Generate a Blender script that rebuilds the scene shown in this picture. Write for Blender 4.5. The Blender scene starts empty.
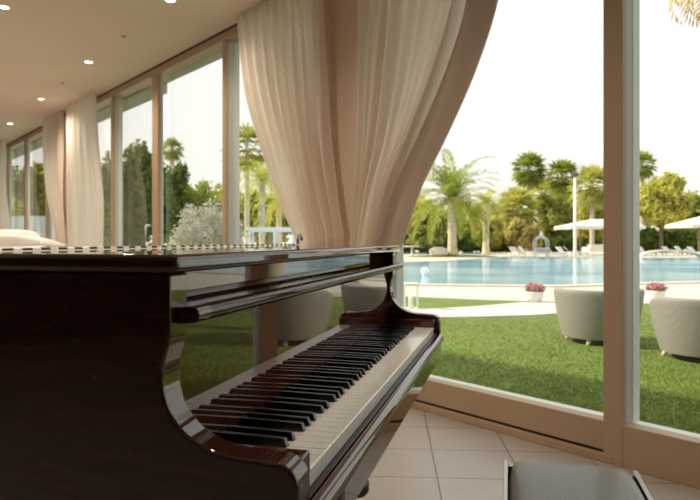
import bpy, bmesh, math, random
import numpy as np
from mathutils import Vector, Matrix

sc = bpy.context.scene
COL = sc.collection
PI = math.pi
random.seed(5)

# ------------------------------------------------------------------ camera
F = 630.0                      # focal length in pixels of the 700 px wide frame
HY = 240.5                     # row of the horizon
H = 1.0                        # eye height
cam_d = bpy.data.cameras.new('camera')
cam = bpy.data.objects.new('camera', cam_d)
COL.objects.link(cam)
cam.location = (0, 0, H)
cam.rotation_euler = (PI / 2, 0, 0)
cam_d.sensor_width = 36.0
cam_d.lens = 36.0 * F / 700.0
cam_d.shift_y = -(250 - HY) / 700.0
cam_d.clip_start = 0.05
cam_d.clip_end = 600
cam_d.dof.use_dof = True
cam_d.dof.focus_distance = 1.15
cam_d.dof.aperture_fstop = 9.0
sc.camera = cam

# ------------------------------------------------------------------ sky, sun, exposure
world = bpy.data.worlds.new('sky')
sc.world = world
world.use_nodes = True
wn, wl = world.node_tree.nodes, world.node_tree.links
wn.clear()
w_out = wn.new('ShaderNodeOutputWorld')
w_bg = wn.new('ShaderNodeBackground')
w_tc = wn.new('ShaderNodeTexCoord')
w_sep = wn.new('ShaderNodeSeparateXYZ')
w_ramp = wn.new('ShaderNodeValToRGB')
w_ramp.color_ramp.elements[0].position = 0.0
w_ramp.color_ramp.elements[0].color = (0.98, 0.93, 0.80, 1)
w_ramp.color_ramp.elements[1].position = 0.45
w_ramp.color_ramp.elements[1].color = (0.93, 0.96, 0.97, 1)
e = w_ramp.color_ramp.elements.new(0.12)
e.color = (0.98, 0.96, 0.90, 1)
wl.new(w_tc.outputs['Generated'], w_sep.inputs[0])
wl.new(w_sep.outputs['Z'], w_ramp.inputs[0])
wl.new(w_ramp.outputs[0], w_bg.inputs['Color'])
wl.new(w_bg.outputs[0], w_out.inputs['Surface'])
w_bg.inputs['Strength'].default_value = 1.0

sun_d = bpy.data.lights.new('sun', 'SUN')
sun = bpy.data.objects.new('sun', sun_d)
COL.objects.link(sun)
sun_d.energy = 5.0
sun_d.angle = math.radians(2.0)
sun_d.color = (1.0, 0.89, 0.70)
sun.location = (-30, 20, 30)
sun.rotation_euler = Vector((0.80, -0.22, -0.55)).to_track_quat('-Z', 'Y').to_euler()

LAMP_W = 60.0                  # power of one ceiling downlight
LAMP_C = (1.0, 0.84, 0.66)

sc.view_settings.view_transform = 'Standard'
sc.view_settings.look = 'None'
sc.view_settings.gamma = 1.0
sc.view_settings.use_curve_mapping = False
sc.view_settings.exposure = 0.3
sc.cycles.max_bounces = 10
sc.cycles.diffuse_bounces = 5
sc.cycles.glossy_bounces = 5
sc.cycles.transparent_max_bounces = 24
sc.cycles.sample_clamp_indirect = 6.0
sc.cycles.caustics_reflective = False
sc.cycles.caustics_refractive = False
sc.cycles.use_denoising = True

# ------------------------------------------------------------------ materials
def new_mat(name):
    m = bpy.data.materials.new(name)
    m.use_nodes = True
    return m, m.node_tree.nodes, m.node_tree.links

def setp(b, **kw):
    for k, v in kw.items():
        b.inputs[k].default_value = v

def mat(name, col, rough=0.5, metal=0.0, var=0.0, vscale=8.0, bump=0.0, bscale=60.0, coat=0.0, stretch=None, spec=None):
    m, n, l = new_mat(name)
    b = n['Principled BSDF']
    c = (*col, 1)
    setp(b, **{'Base Color': c, 'Roughness': rough, 'Metallic': metal, 'Coat Weight': coat})
    if coat:
        b.inputs['Coat Roughness'].default_value = 0.02
    if spec is not None:
        b.inputs['Specular IOR Level'].default_value = spec
    if var or bump:
        tc = n.new('ShaderNodeTexCoord')
        src = tc.outputs['Object']
        if stretch:
            mp = n.new('ShaderNodeMapping')
            mp.inputs['Scale'].default_value = stretch
            l.new(src, mp.inputs[0])
            src = mp.outputs[0]
    if var:
        nz = n.new('ShaderNodeTexNoise')
        nz.inputs['Scale'].default_value = vscale
        nz.inputs['Detail'].default_value = 5
        l.new(src, nz.inputs['Vector'])
        mr = n.new('ShaderNodeMapRange')
        mr.inputs[1].default_value = 0.25
        mr.inputs[2].default_value = 0.75
        mr.inputs[3].default_value = 1 - var
        mr.inputs[4].default_value = 1 + var
        l.new(nz.outputs['Fac'], mr.inputs[0])
        mx = n.new('ShaderNodeVectorMath')
        mx.operation = 'SCALE'
        mx.inputs[0].default_value = col
        l.new(mr.outputs[0], mx.inputs['Scale'])
        l.new(mx.outputs[0], b.inputs['Base Color'])
    if bump:
        nb = n.new('ShaderNodeTexNoise')
        nb.inputs['Scale'].default_value = bscale
        nb.inputs['Detail'].default_value = 4
        l.new(src, nb.inputs['Vector'])
        bp = n.new('ShaderNodeBump')
        bp.inputs['Strength'].default_value = bump
        bp.inputs['Distance'].default_value = 0.01
        l.new(nb.outputs['Fac'], bp.inputs['Height'])
        l.new(bp.outputs[0], b.inputs['Normal'])
    return m

def leaf_mat(name, col, trans=0.45, var=0.35, vscale=1.2):
    m, n, l = new_mat(name)
    n.remove(n['Principled BSDF'])
    out = n['Material Output']
    tc = n.new('ShaderNodeTexCoord')
    nz = n.new('ShaderNodeTexNoise')
    nz.inputs['Scale'].default_value = vscale
    nz.inputs['Detail'].default_value = 6
    l.new(tc.outputs['Object'], nz.inputs['Vector'])
    mr = n.new('ShaderNodeMapRange')
    mr.inputs[1].default_value = 0.3
    mr.inputs[2].default_value = 0.7
    mr.inputs[3].default_value = 1 - var
    mr.inputs[4].default_value = 1 + var
    l.new(nz.outputs['Fac'], mr.inputs[0])
    sv = n.new('ShaderNodeVectorMath')
    sv.operation = 'SCALE'
    sv.inputs[0].default_value = col
    l.new(mr.outputs[0], sv.inputs['Scale'])
    d = n.new('ShaderNodeBsdfDiffuse')
    t = n.new('ShaderNodeBsdfTranslucent')
    g = n.new('ShaderNodeVectorMath')
    g.operation = 'MULTIPLY'
    g.inputs[1].default_value = (1.25, 1.15, 0.6)
    l.new(sv.outputs[0], d.inputs['Color'])
    l.new(sv.outputs[0], g.inputs[0])
    l.new(g.outputs[0], t.inputs['Color'])
    mx = n.new('ShaderNodeMixShader')
    mx.inputs[0].default_value = trans
    l.new(d.outputs[0], mx.inputs[1])
    l.new(t.outputs[0], mx.inputs[2])
    l.new(mx.outputs[0], out.inputs['Surface'])
    return m

def emit_mat(name, col, s):
    m, n, l = new_mat(name)
    n.remove(n['Principled BSDF'])
    em = n.new('ShaderNodeEmission')
    em.inputs[0].default_value = (*col, 1)
    em.inputs[1].default_value = s
    l.new(em.outputs[0], n['Material Output'].inputs['Surface'])
    return m

def glass_mat(name):
    m, n, l = new_mat(name)
    n.remove(n['Principled BSDF'])
    tr = n.new('ShaderNodeBsdfTransparent')
    tr.inputs[0].default_value = (0.975, 0.985, 0.975, 1)
    gl = n.new('ShaderNodeBsdfGlossy')
    gl.inputs['Roughness'].default_value = 0.0
    ge = n.new('ShaderNodeNewGeometry')
    dt = n.new('ShaderNodeVectorMath')
    dt.operation = 'DOT_PRODUCT'
    l.new(ge.outputs['Normal'], dt.inputs[0])
    l.new(ge.outputs['Incoming'], dt.inputs[1])
    ab = n.new('ShaderNodeMath'); ab.operation = 'ABSOLUTE'
    l.new(dt.outputs['Value'], ab.inputs[0])
    iv = n.new('ShaderNodeMath'); iv.operation = 'SUBTRACT'
    iv.inputs[0].default_value = 1.0
    l.new(ab.outputs[0], iv.inputs[1])
    pw = n.new('ShaderNodeMath'); pw.operation = 'POWER'
    pw.inputs[1].default_value = 5.0
    l.new(iv.outputs[0], pw.inputs[0])
    fr = n.new('ShaderNodeMath'); fr.operation = 'MULTIPLY_ADD'
    fr.inputs[1].default_value = 0.97
    fr.inputs[2].default_value = 0.025
    l.new(pw.outputs[0], fr.inputs[0])
    mx = n.new('ShaderNodeMixShader')
    l.new(fr.outputs[0], mx.inputs[0])
    l.new(tr.outputs[0], mx.inputs[1])
    l.new(gl.outputs[0], mx.inputs[2])
    l.new(mx.outputs[0], n['Material Output'].inputs['Surface'])
    return m

def curtain_mat(name, col, trans, alpha):
    m, n, l = new_mat(name)
    n.remove(n['Principled BSDF'])
    tc = n.new('ShaderNodeTexCoord')
    nz = n.new('ShaderNodeTexNoise')
    nz.inputs['Scale'].default_value = 260
    l.new(tc.outputs['Object'], nz.inputs['Vector'])
    bp = n.new('ShaderNodeBump')
    bp.inputs['Strength'].default_value = 0.15
    bp.inputs['Distance'].default_value = 0.002
    l.new(nz.outputs['Fac'], bp.inputs['Height'])
    d = n.new('ShaderNodeBsdfDiffuse')
    d.inputs[0].default_value = (*col, 1)
    l.new(bp.outputs[0], d.inputs['Normal'])
    t = n.new('ShaderNodeBsdfTranslucent')
    t.inputs[0].default_value = (col[0], col[1] * 0.97, col[2] * 0.92, 1)
    mx = n.new('ShaderNodeMixShader')
    mx.inputs[0].default_value = trans
    l.new(d.outputs[0], mx.inputs[1])
    l.new(t.outputs[0], mx.inputs[2])
    a = n.new('ShaderNodeBsdfTransparent')
    m2 = n.new('ShaderNodeMixShader')
    m2.inputs[0].default_value = alpha
    l.new(mx.outputs[0], m2.inputs[1])
    l.new(a.outputs[0], m2.inputs[2])
    l.new(m2.outputs[0], n['Material Output'].inputs['Surface'])
    return m

def tile_mat():
    m, n, l = new_mat('floor_tiles')
    b = n['Principled BSDF']
    tc = n.new('ShaderNodeTexCoord')
    mp = n.new('ShaderNodeMapping')
    mp.vector_type = 'POINT'
    mp.inputs['Rotation'].default_value = (0, 0, math.radians(TILE_ROT))
    mp.inputs['Location'].default_value = (TILE_OX, TILE_OY, 0)
    br = n.new('ShaderNodeTexBrick')
    br.offset = 0.0
    br.squash = 1.0
    br.inputs['Scale'].default_value = 1.0
    br.inputs['Brick Width'].default_value = TILE
    br.inputs['Row Height'].default_value = TILE
    br.inputs['Mortar Size'].default_value = 0.0035
    br.inputs['Mortar Smooth'].default_value = 0.2
    br.inputs['Bias'].default_value = 0.0
    br.inputs['Color1'].default_value = (0.39, 0.355, 0.33, 1)
    br.inputs['Color2'].default_value = (0.415, 0.38, 0.35, 1)
    br.inputs['Mortar'].default_value = (0.16, 0.13, 0.11, 1)
    l.new(tc.outputs['Object'], mp.inputs[0])
    l.new(mp.outputs[0], br.inputs['Vector'])
    nz = n.new('ShaderNodeTexNoise')
    nz.inputs['Scale'].default_value = 5
    nz.inputs['Detail'].default_value = 6
    l.new(tc.outputs['Object'], nz.inputs['Vector'])
    mr = n.new('ShaderNodeMapRange')
    mr.inputs[3].default_value = 0.9
    mr.inputs[4].default_value = 1.1
    l.new(nz.outputs['Fac'], mr.inputs[0])
    sv = n.new('ShaderNodeVectorMath')
    sv.operation = 'SCALE'
    l.new(br.outputs['Color'], sv.inputs[0])
    l.new(mr.outputs[0], sv.inputs['Scale'])
    l.new(sv.outputs[0], b.inputs['Base Color'])
    bp = n.new('ShaderNodeBump')
    bp.invert = True
    bp.inputs['Strength'].default_value = 0.4
    bp.inputs['Distance'].default_value = 0.004
    l.new(br.outputs['Fac'], bp.inputs['Height'])
    l.new(bp.outputs[0], b.inputs['Normal'])
    b.inputs['Roughness'].default_value = 0.38
    return m

def wood_gloss():
    m, n, l = new_mat('polished_mahogany')
    b = n['Principled BSDF']
    tc = n.new('ShaderNodeTexCoord')
    mp = n.new('ShaderNodeMapping')
    mp.inputs['Scale'].default_value = (3, 3, 26)
    nz = n.new('ShaderNodeTexNoise')
    nz.inputs['Scale'].default_value = 3
    nz.inputs['Detail'].default_value = 8
    nz.inputs['Distortion'].default_value = 0.6
    rp = n.new('ShaderNodeValToRGB')
    rp.color_ramp.elements[0].position = 0.3
    rp.color_ramp.elements[0].color = (0.037, 0.0095, 0.0055, 1)
    rp.color_ramp.elements[1].position = 0.75
    rp.color_ramp.elements[1].color = (0.095, 0.025, 0.0135, 1)
    l.new(tc.outputs['Object'], mp.inputs[0])
    l.new(mp.outputs[0], nz.inputs['Vector'])
    l.new(nz.outputs['Fac'], rp.inputs[0])
    l.new(rp.outputs[0], b.inputs['Base Color'])
    setp(b, **{'Roughness': 0.02, 'IOR': 1.80})
    return m

def wicker_mat(name, col):
    m, n, l = new_mat(name)
    b = n['Principled BSDF']
    tc = n.new('ShaderNodeTexCoord')
    w1 = n.new('ShaderNodeTexWave')
    w1.bands_direction = 'Z'
    w1.inputs['Scale'].default_value = 18
    w1.inputs['Distortion'].default_value = 0.4
    w2 = n.new('ShaderNodeTexWave')
    w2.bands_direction = 'X'
    w2.inputs['Scale'].default_value = 20
    w2.inputs['Distortion'].default_value = 0.3
    l.new(tc.outputs['Object'], w1.inputs['Vector'])
    l.new(tc.outputs['Object'], w2.inputs['Vector'])
    ad = n.new('ShaderNodeMath')
    ad.operation = 'MULTIPLY'
    l.new(w1.outputs['Fac'], ad.inputs[0])
    l.new(w2.outputs['Fac'], ad.inputs[1])
    mr = n.new('ShaderNodeMapRange')
    mr.inputs[3].default_value = 0.9
    mr.inputs[4].default_value = 1.08
    l.new(ad.outputs[0], mr.inputs[0])
    sv = n.new('ShaderNodeVectorMath')
    sv.operation = 'SCALE'
    sv.inputs[0].default_value = col
    l.new(mr.outputs[0], sv.inputs['Scale'])
    l.new(sv.outputs[0], b.inputs['Base Color'])
    bp = n.new('ShaderNodeBump')
    bp.inputs['Strength'].default_value = 0.5
    bp.inputs['Distance'].default_value = 0.002
    l.new(ad.outputs[0], bp.inputs['Height'])
    l.new(bp.outputs[0], b.inputs['Normal'])
    b.inputs['Roughness'].default_value = 0.6
    return m

def water_mat():
    m, n, l = new_mat('pool_water')
    b = n['Principled BSDF']
    tc = n.new('ShaderNodeTexCoord')
    mp = n.new('ShaderNodeMapping')
    mp.inputs['Scale'].default_value = (1.0, 0.5, 1)
    nz = n.new('ShaderNodeTexNoise')
    nz.inputs['Scale'].default_value = 1.1
    nz.inputs['Detail'].default_value = 4
    l.new(tc.outputs['Object'], mp.inputs[0])
    l.new(mp.outputs[0], nz.inputs['Vector'])
    bp = n.new('ShaderNodeBump')
    bp.inputs['Strength'].default_value = 0.12
    bp.inputs['Distance'].default_value = 0.08
    l.new(nz.outputs['Fac'], bp.inputs['Height'])
    l.new(bp.outputs[0], b.inputs['Normal'])
    n2 = n.new('ShaderNodeTexNoise')
    n2.inputs['Scale'].default_value = 0.18
    n2.inputs['Detail'].default_value = 4
    l.new(tc.outputs['Object'], n2.inputs['Vector'])
    rp = n.new('ShaderNodeValToRGB')
    rp.color_ramp.elements[0].position = 0.35
    rp.color_ramp.elements[0].color = (0.21, 0.43, 0.60, 1)
    rp.color_ramp.elements[1].position = 0.65
    rp.color_ramp.elements[1].color = (0.48, 0.67, 0.75, 1)
    l.new(n2.outputs['Fac'], rp.inputs[0])
    l.new(rp.outputs[0], b.inputs['Base Color'])
    setp(b, Roughness=0.12, IOR=1.16)
    return m

TILE, TILE_ROT, TILE_OX, TILE_OY = 0.36, 3.6, 0.0, 0.0
# joint crossing seen at (0.390, 3.014); rows run along the direction (0.998,-0.063)
_r = math.radians(TILE_ROT)
_jx, _jy = 0.390, 3.014
TILE_OX = -(math.cos(_r) * _jx - math.sin(_r) * _jy) % TILE
TILE_OY = -(math.sin(_r) * _jx + math.cos(_r) * _jy) % TILE

M = dict(
    mahogany=wood_gloss(),
    white_key=mat('ivory_key', (0.90, 0.87, 0.81), 0.2, coat=0.3),
    black_key=mat('ebony_key', (0.012, 0.011, 0.011), 0.22),
    brass=mat('brass', (0.72, 0.66, 0.52), 0.3, 1.0),
    hinge_dark=mat('hinge_dark_metal', (0.05, 0.04, 0.03), 0.4, 0.6),  # dark tone of every second hinge knuckle and the key frame
    felt=mat('red_felt', (0.10, 0.012, 0.015), 0.9),
    steel=mat('brushed_steel', (0.42, 0.40, 0.37), 0.3, 1.0),
    darkmetal=mat('dark_metal', (0.10, 0.09, 0.085), 0.25, 0.9),
    leather=mat('black_leather', (0.13, 0.125, 0.11), 0.34, bump=0.2, bscale=220, coat=0.15),
    tiles=tile_mat(),
    ceiling=mat('ceiling_paint', (0.78, 0.66, 0.55), 0.8, var=0.03, vscale=1.5),
    wall=mat('wall_paint', (0.36, 0.27, 0.19), 0.7, var=0.04, vscale=2),
    wall_dark=mat('wall_paint_darkened', (0.03, 0.018, 0.012), 0.6, var=0.1, vscale=2),  # near-black colour stands in for the dim room mirrored in the piano
    pier=mat('pier_paint', (0.68, 0.54, 0.42), 0.7),
    frame=mat('window_frame_tan', (0.46, 0.33, 0.215), 0.45, var=0.05, vscale=4, stretch=(1, 1, 0.15)),
    frame_out=mat('window_frame_grey', (0.55, 0.55, 0.51), 0.45),
    frame_white=mat('window_frame_white', (0.82, 0.82, 0.79), 0.4),
    groove=mat('dark_groove', (0.05, 0.035, 0.025), 0.6),  # dark colour stands in for the shade inside the grooves
    glass=glass_mat('window_glass'),
    curtain=curtain_mat('sheer_curtain', (0.84, 0.75, 0.655), 0.40, 0.02),
    hem=curtain_mat('double_curtain_hem', (0.56, 0.44, 0.35), 0.14, 0.0),  # darkness of the backlit double cloth is put into the colour
    curtain2=curtain_mat('sheer_curtain_white', (0.84, 0.79, 0.73), 0.45, 0.06),
    lamp=emit_mat('lamp_glow', (1.0, 0.93, 0.78), 9.0),
    white_metal=mat('white_metal', (0.82, 0.79, 0.73), 0.4),
    cloth_white=mat('white_cloth', (0.84, 0.82, 0.79), 0.9, bump=0.3, bscale=12),
    roof=mat('eave_paint', (0.50, 0.53, 0.47), 0.8),
    lawn=mat('lawn_soil_green', (0.135, 0.190, 0.030), 0.95, var=0.18, vscale=1.6, bump=0.6, bscale=45),
    grass=leaf_mat('grass_blades', (0.168, 0.238, 0.048), 0.4, 0.18, 1.2),
    paving=mat('cream_paving', (0.66, 0.59, 0.49), 0.85, var=0.06, vscale=1.2),
    path=mat('pale_path', (0.60, 0.58, 0.53), 0.85, var=0.06, vscale=1.2),
    water=water_mat(),
    wicker=wicker_mat('grey_wicker', (0.29, 0.270, 0.247)),
    cushion=mat('pale_cushion', (0.7, 0.68, 0.64), 0.9),
    ceramic=mat('white_planter', (0.78, 0.76, 0.72), 0.5),
    petal=leaf_mat('pink_petals', (0.62, 0.34, 0.42), 0.3, 0.4, 14),
    palm=leaf_mat('palm_frond', (0.28, 0.33, 0.085), 0.5, 0.35, 0.9),
    palm_light=leaf_mat('pale_palm_frond', (0.47, 0.49, 0.18), 0.5, 0.3, 0.9),
    palm_dry=leaf_mat('dry_palm_frond', (0.55, 0.40, 0.08), 0.5, 0.3, 3.0),
    trunk=mat('palm_trunk', (0.60, 0.51, 0.38), 0.9, var=0.3, vscale=5, bump=1.0, bscale=9),
    bark=mat('tree_bark', (0.16, 0.11, 0.07), 0.9, var=0.3, vscale=5, bump=1.0, bscale=9),
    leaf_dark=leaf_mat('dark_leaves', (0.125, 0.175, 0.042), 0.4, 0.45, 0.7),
    leaf_mid=leaf_mat('mid_leaves', (0.35, 0.37, 0.11), 0.45, 0.45, 0.5),  # garden haze is lightened into this leaf colour
    leaf_gold=leaf_mat('golden_leaves', (0.50, 0.50, 0.14), 0.5, 0.4, 0.5),  # leaf colour lightened and yellowed to carry the hazy glare
    leaf_olive=leaf_mat('olive_leaves', (0.46, 0.40, 0.18), 0.45, 0.4, 0.5),
    blossom=leaf_mat('white_blossom', (0.52, 0.53, 0.54), 0.3, 0.2, 2.0),  # white petals greyed, the shrub's shade is put into the colour
    parasol=mat('parasol_canvas', (0.80, 0.74, 0.62), 0.9),
    rock=mat('pale_rock', (0.68, 0.62, 0.52), 0.9, var=0.15, bump=0.6, bscale=4),
    globe=mat('white_globe', (0.85, 0.85, 0.83), 0.4),
    wood=mat('lounger_wood', (0.33, 0.22, 0.13), 0.7),
    render_wall=mat('pale_render', (0.72, 0.68, 0.60), 0.9),
    clear=glass_mat('lantern_glass'),
)

# ------------------------------------------------------------------ mesh helpers
class MB:
    """collects shapes and links them as one mesh object"""
    def __init__(self, xf=None):
        self.v, self.f, self.mi, self.sm = [], [], [], []
        self.xf = xf
        self.cur = 0
        self.smooth = False
    def add(self, vs, fs):
        o = len(self.v)
        self.v += [tuple(q) for q in vs]
        for f in fs:
            self.f.append(tuple(i + o for i in f))
            self.mi.append(self.cur)
            self.sm.append(self.smooth)
    def box(self, a, b):
        (x0, y0, z0), (x1, y1, z1) = a, b
        self.add([(x0, y0, z0), (x1, y0, z0), (x1, y1, z0), (x0, y1, z0), (x0, y0, z1), (x1, y0, z1), (x1, y1, z1), (x0, y1, z1)],
                 [(3, 2, 1, 0), (4, 5, 6, 7), (0, 1, 5, 4), (1, 2, 6, 5), (2, 3, 7, 6), (3, 0, 4, 7)])
    def prism(self, poly, lo, hi, axis='z'):
        """poly: list of 2-D points; extruded from lo to hi along the axis"""
        n = len(poly)
        mk = {'z': lambda p, h: (p[0], p[1], h), 'x': lambda p, h: (h, p[0], p[1]), 'y': lambda p, h: (p[0], h, p[1])}[axis]
        vs = [mk(p, lo) for p in poly] + [mk(p, hi) for p in poly]
        fs = [tuple(range(n))[::-1], tuple(range(n, 2 * n))]
        fs += [(i, (i + 1) % n, n + (i + 1) % n, n + i) for i in range(n)]
        self.add(vs, fs)
    def lathe(self, prof, c=(0, 0), n=24, sx=1.0, sy=1.0):
        """prof: (radius, z) from bottom to top about the vertical through c"""
        vs, fs = [], []
        for r, z in prof:
            for k in range(n):
                a = 2 * PI * k / n
                vs.append((c[0] + r * sx * math.cos(a), c[1] + r * sy * math.sin(a), z))
        for j in range(len(prof) - 1):
            for k in range(n):
                fs.append((j * n + k, j * n + (k + 1) % n, (j + 1) * n + (k + 1) % n, (j + 1) * n + k))
        fs.append(tuple(range(n))[::-1])
        fs.append(tuple(range((len(prof) - 1) * n, len(prof) * n)))
        self.add(vs, fs)
    def tube(self, pts, r, n=10):
        pts = [Vector(p) for p in pts]
        m = len(pts)
        rs = r if isinstance(r, (list, tuple)) else [r] * m
        vs, fs = [], []
        ref = None
        for i, p in enumerate(pts):
            d = (pts[min(i + 1, m - 1)] - pts[max(i - 1, 0)]).normalized()
            if ref is None:
                ref = Vector((0, 0, 1)) if abs(d.z) < 0.9 else Vector((1, 0, 0))
            x = d.cross(ref).normalized()
            y = d.cross(x).normalized()
            ref = -y if False else ref
            for k in range(n):
                a = 2 * PI * k / n
                vs.append(p + (x * math.cos(a) + y * math.sin(a)) * rs[i])
        for i in range(m - 1):
            for k in range(n):
                fs.append((i * n + k, i * n + (k + 1) % n, (i + 1) * n + (k + 1) % n, (i + 1) * n + k))
        fs.append(tuple(range(n))[::-1])
        fs.append(tuple(range((m - 1) * n, m * n)))
        self.add(vs, fs)
    def ball(self, c, r, n=14, sz=1.0):
        vs, fs = [], []
        h = n // 2
        for j in range(1, h):
            t = PI * j / h
            for k in range(n):
                a = 2 * PI * k / n
                vs.append((c[0] + r * math.sin(t) * math.cos(a), c[1] + r * math.sin(t) * math.sin(a), c[2] - r * sz * math.cos(t)))
        b = len(vs)
        vs += [(c[0], c[1], c[2] - r * sz), (c[0], c[1], c[2] + r * sz)]
        for j in range(h - 2):
            for k in range(n):
                fs.append((j * n + k, j * n + (k + 1) % n, (j + 1) * n + (k + 1) % n, (j + 1) * n + k))
        for k in range(n):
            fs.append((b, (k + 1) % n, k))
            fs.append((b + 1, (h - 2) * n + k, (h - 2) * n + (k + 1) % n))
        self.add(vs, fs)
    def grid(self, fn, nu, nv):
        vs = [fn(i / nu, j / nv) for j in range(nv + 1) for i in range(nu + 1)]
        fs = [(j * (nu + 1) + i, j * (nu + 1) + i + 1, (j + 1) * (nu + 1) + i + 1, (j + 1) * (nu + 1) + i) for j in range(nv) for i in range(nu)]
        self.add(vs, fs)
    def build(self, name, m, parent=None, bevel=0.0, seg=2, fix=True, loc=None, angle=40):
        me = bpy.data.meshes.new(name)
        vs = [self.xf(*q) for q in self.v] if self.xf else self.v
        if loc is not None:
            vs = [(q[0] - loc[0], q[1] - loc[1], q[2] - loc[2]) for q in vs]
        me.from_pydata(vs, [], self.f)
        for mm in (m if isinstance(m, (list, tuple)) else [m]):
            me.materials.append(mm)
        me.polygons.foreach_set('material_index', self.mi)
        me.polygons.foreach_set('use_smooth', self.sm)
        if fix:
            bm = bmesh.new()
            bm.from_mesh(me)
            bmesh.ops.recalc_face_normals(bm, faces=bm.faces)
            bm.to_mesh(me)
            bm.free()
        me.update()
        o = bpy.data.objects.new(name, me)
        COL.objects.link(o)
        if loc is not None:
            o.location = loc
        if parent is not None:
            o.parent = parent
        if bevel:
            b = o.modifiers.new('edge', 'BEVEL')
            b.width = bevel
            b.segments = seg
            b.limit_method = 'ANGLE'
            b.angle_limit = math.radians(angle)
            b.harden_normals = False
        return o

def smooth_all(o, angle=35):
    me = o.data
    me.polygons.foreach_set('use_smooth', [True] * len(me.polygons))
    try:
        me.set_sharp_from_angle(angle=math.radians(angle))
    except Exception:
        pass
    return o

def tag(o, label, cat, group=None, kind=None):
    o['label'] = label
    o['category'] = cat
    if group:
        o['group'] = group
    if kind:
        o['kind'] = kind
    return o

def thing(name, label, cat, loc=(0, 0, 0), rz=0.0, group=None):
    o = bpy.data.objects.new(name, None)
    COL.objects.link(o)
    o.location = loc
    o.rotation_euler = (0, 0, rz)
    o.empty_display_size = 0.1
    return tag(o, label, cat, group)

def struct(o, label, cat):
    return tag(o, label, cat, kind='structure')

def kids(o):
    return [c for c in bpy.data.objects if c.parent == o]

def copy_tree(o, parent=None):
    c = o.copy()
    COL.objects.link(c)
    if parent is not None:
        c.parent = parent
    for ch in list(o.children):
        copy_tree(ch, c)
    return c

def at(px, py, Y):
    """the point of the scene at depth Y that the photograph shows at (px, py)"""
    return Vector(((px - 350) / F * Y, Y, H - (py - HY) / F * Y))

G = -0.45                      # level of the garden
def on_ground(px, py):
    Y = (H - G) * F / (py - HY)
    return Vector(((px - 350) / F * Y, Y, G))

# ------------------------------------------------------------------ the room
# wall frame: t runs along the window wall (away to the left), p is the distance from the eye's foot point
def W(t, p, z):
    return (0.768 * p - 0.640 * t, 0.640 * p + 0.768 * t, z)

T0, T1, P0, PW = -5.2, 16.0, -6.0, 2.70
CEIL = 2.85

b = MB(W); b.box((T0 - .2, P0 - .2, -0.12), (T1 + .2, PW + .17, 0.0))
struct(b.build('floor', M['tiles']), 'grey beige square floor tiles of the room', 'floor')
b = MB(W); b.box((T0 - .2, P0 - .2, CEIL), (T1 + .2, PW + .16, CEIL + .22))
struct(b.build('ceiling', M['ceiling']), 'warm beige plaster ceiling with recessed downlights', 'ceiling')
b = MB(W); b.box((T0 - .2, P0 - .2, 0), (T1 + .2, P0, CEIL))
struct(b.build('wall_back', M['wall_dark']), 'wall behind the viewer, coloured dark to stand for the dim room', 'wall')
b = MB(W); b.box((T0 - .2, P0, 0), (T0, PW + .16, CEIL))
struct(b.build('wall_right', M['wall']), 'tan end wall on the right', 'wall')
b = MB(W); b.box((T1, P0, 0), (T1 + .2, PW + .16, CEIL))
struct(b.build('wall_left', M['wall']), 'tan end wall at the far left', 'wall')
b = MB(W); b.box((T0 - .4, PW + .161, CEIL + .02), (T1 + .4, 3.13, CEIL + .20))
b.box((7.15, PW + .161, CEIL - .10), (T1 + .4, 3.13, CEIL + .02))
struct(b.build('roof', M['roof']), 'grey green eave of the roof outside the windows', 'eave')

# head rail, bottom rail, mullions
b = MB(W); b.box((T0, PW, 2.765), (T1, PW + .15, CEIL))
struct(b.build('trim_1', M['frame'], bevel=.004), 'tan head rail along the top of the window wall', 'trim')
b = MB(W); b.box((T0, PW - .012, 2.835), (T1, PW + .002, 2.847))
struct(b.build('trim_2', M['groove']), 'dark strip coloured as the shaded curtain track groove under the ceiling', 'trim')
b = MB(W); b.box((1.41, PW - .006, 0), (T1, PW + .15, .040))
struct(b.build('baseboard_window', M['frame'], bevel=.004), 'low tan plinth strip under the windows', 'baseboard')

# (t right edge, t left edge, reveal depth)
MULL = [(1.362, 1.452, .158), (2.889, 2.98, .158), (4.945, 5.005, .141), (6.407, 6.565, .045), (7.76, 7.84, .12), (10.72, 10.82, .08),
        (12.14, 12.22, .08), (13.55, 13.65, .08), (14.95, 15.05, .08), (-.22, -.13, .158), (-1.80, -1.71, .158), (-3.40, -3.31, .158)]
MULL_L = ['thick tan window post between the two tub chairs', 'tan window post behind the open edge of the right tied curtain', 'grey and tan window post just left of the tied curtains',
          'tan post with the white door handle', 'tan post at the far side of the glazed door, beside the far curtain', 'window post hidden behind the far white curtain', 'thin post in the middle of the farthest visible window', 'thin post at the left edge of the picture behind the thin sheer',
          'last post at the end of the window wall', 'window post beyond the right edge of view', 'second window post beyond the right edge of view', 'third window post beyond the right edge of view']
for k, (ta, tb, dp) in enumerate(MULL):
    b = MB(W)
    b.box((ta, PW - (.004 if k == 0 else 0), .0 if ta < 1.4 else .041), (tb, PW + .03, 2.764))
    b.cur = 1
    b.box((ta + .001, PW + .03, .0 if ta < 1.4 else .041), (tb - .001, PW + .03 + max(.02, (dp - .03) * .45), 2.764))
    b.cur = 2
    b.box((ta, PW + .03 + max(.02, (dp - .03) * .45), .0 if ta < 1.4 else .041), (tb, PW + max(dp, .06), 2.764))
    o = b.build('trim_%d' % (k + 3), [M['frame'], M['frame_out'], M['frame_white']], bevel=.003)
    struct(o, MULL_L[k], 'window post')
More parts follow.
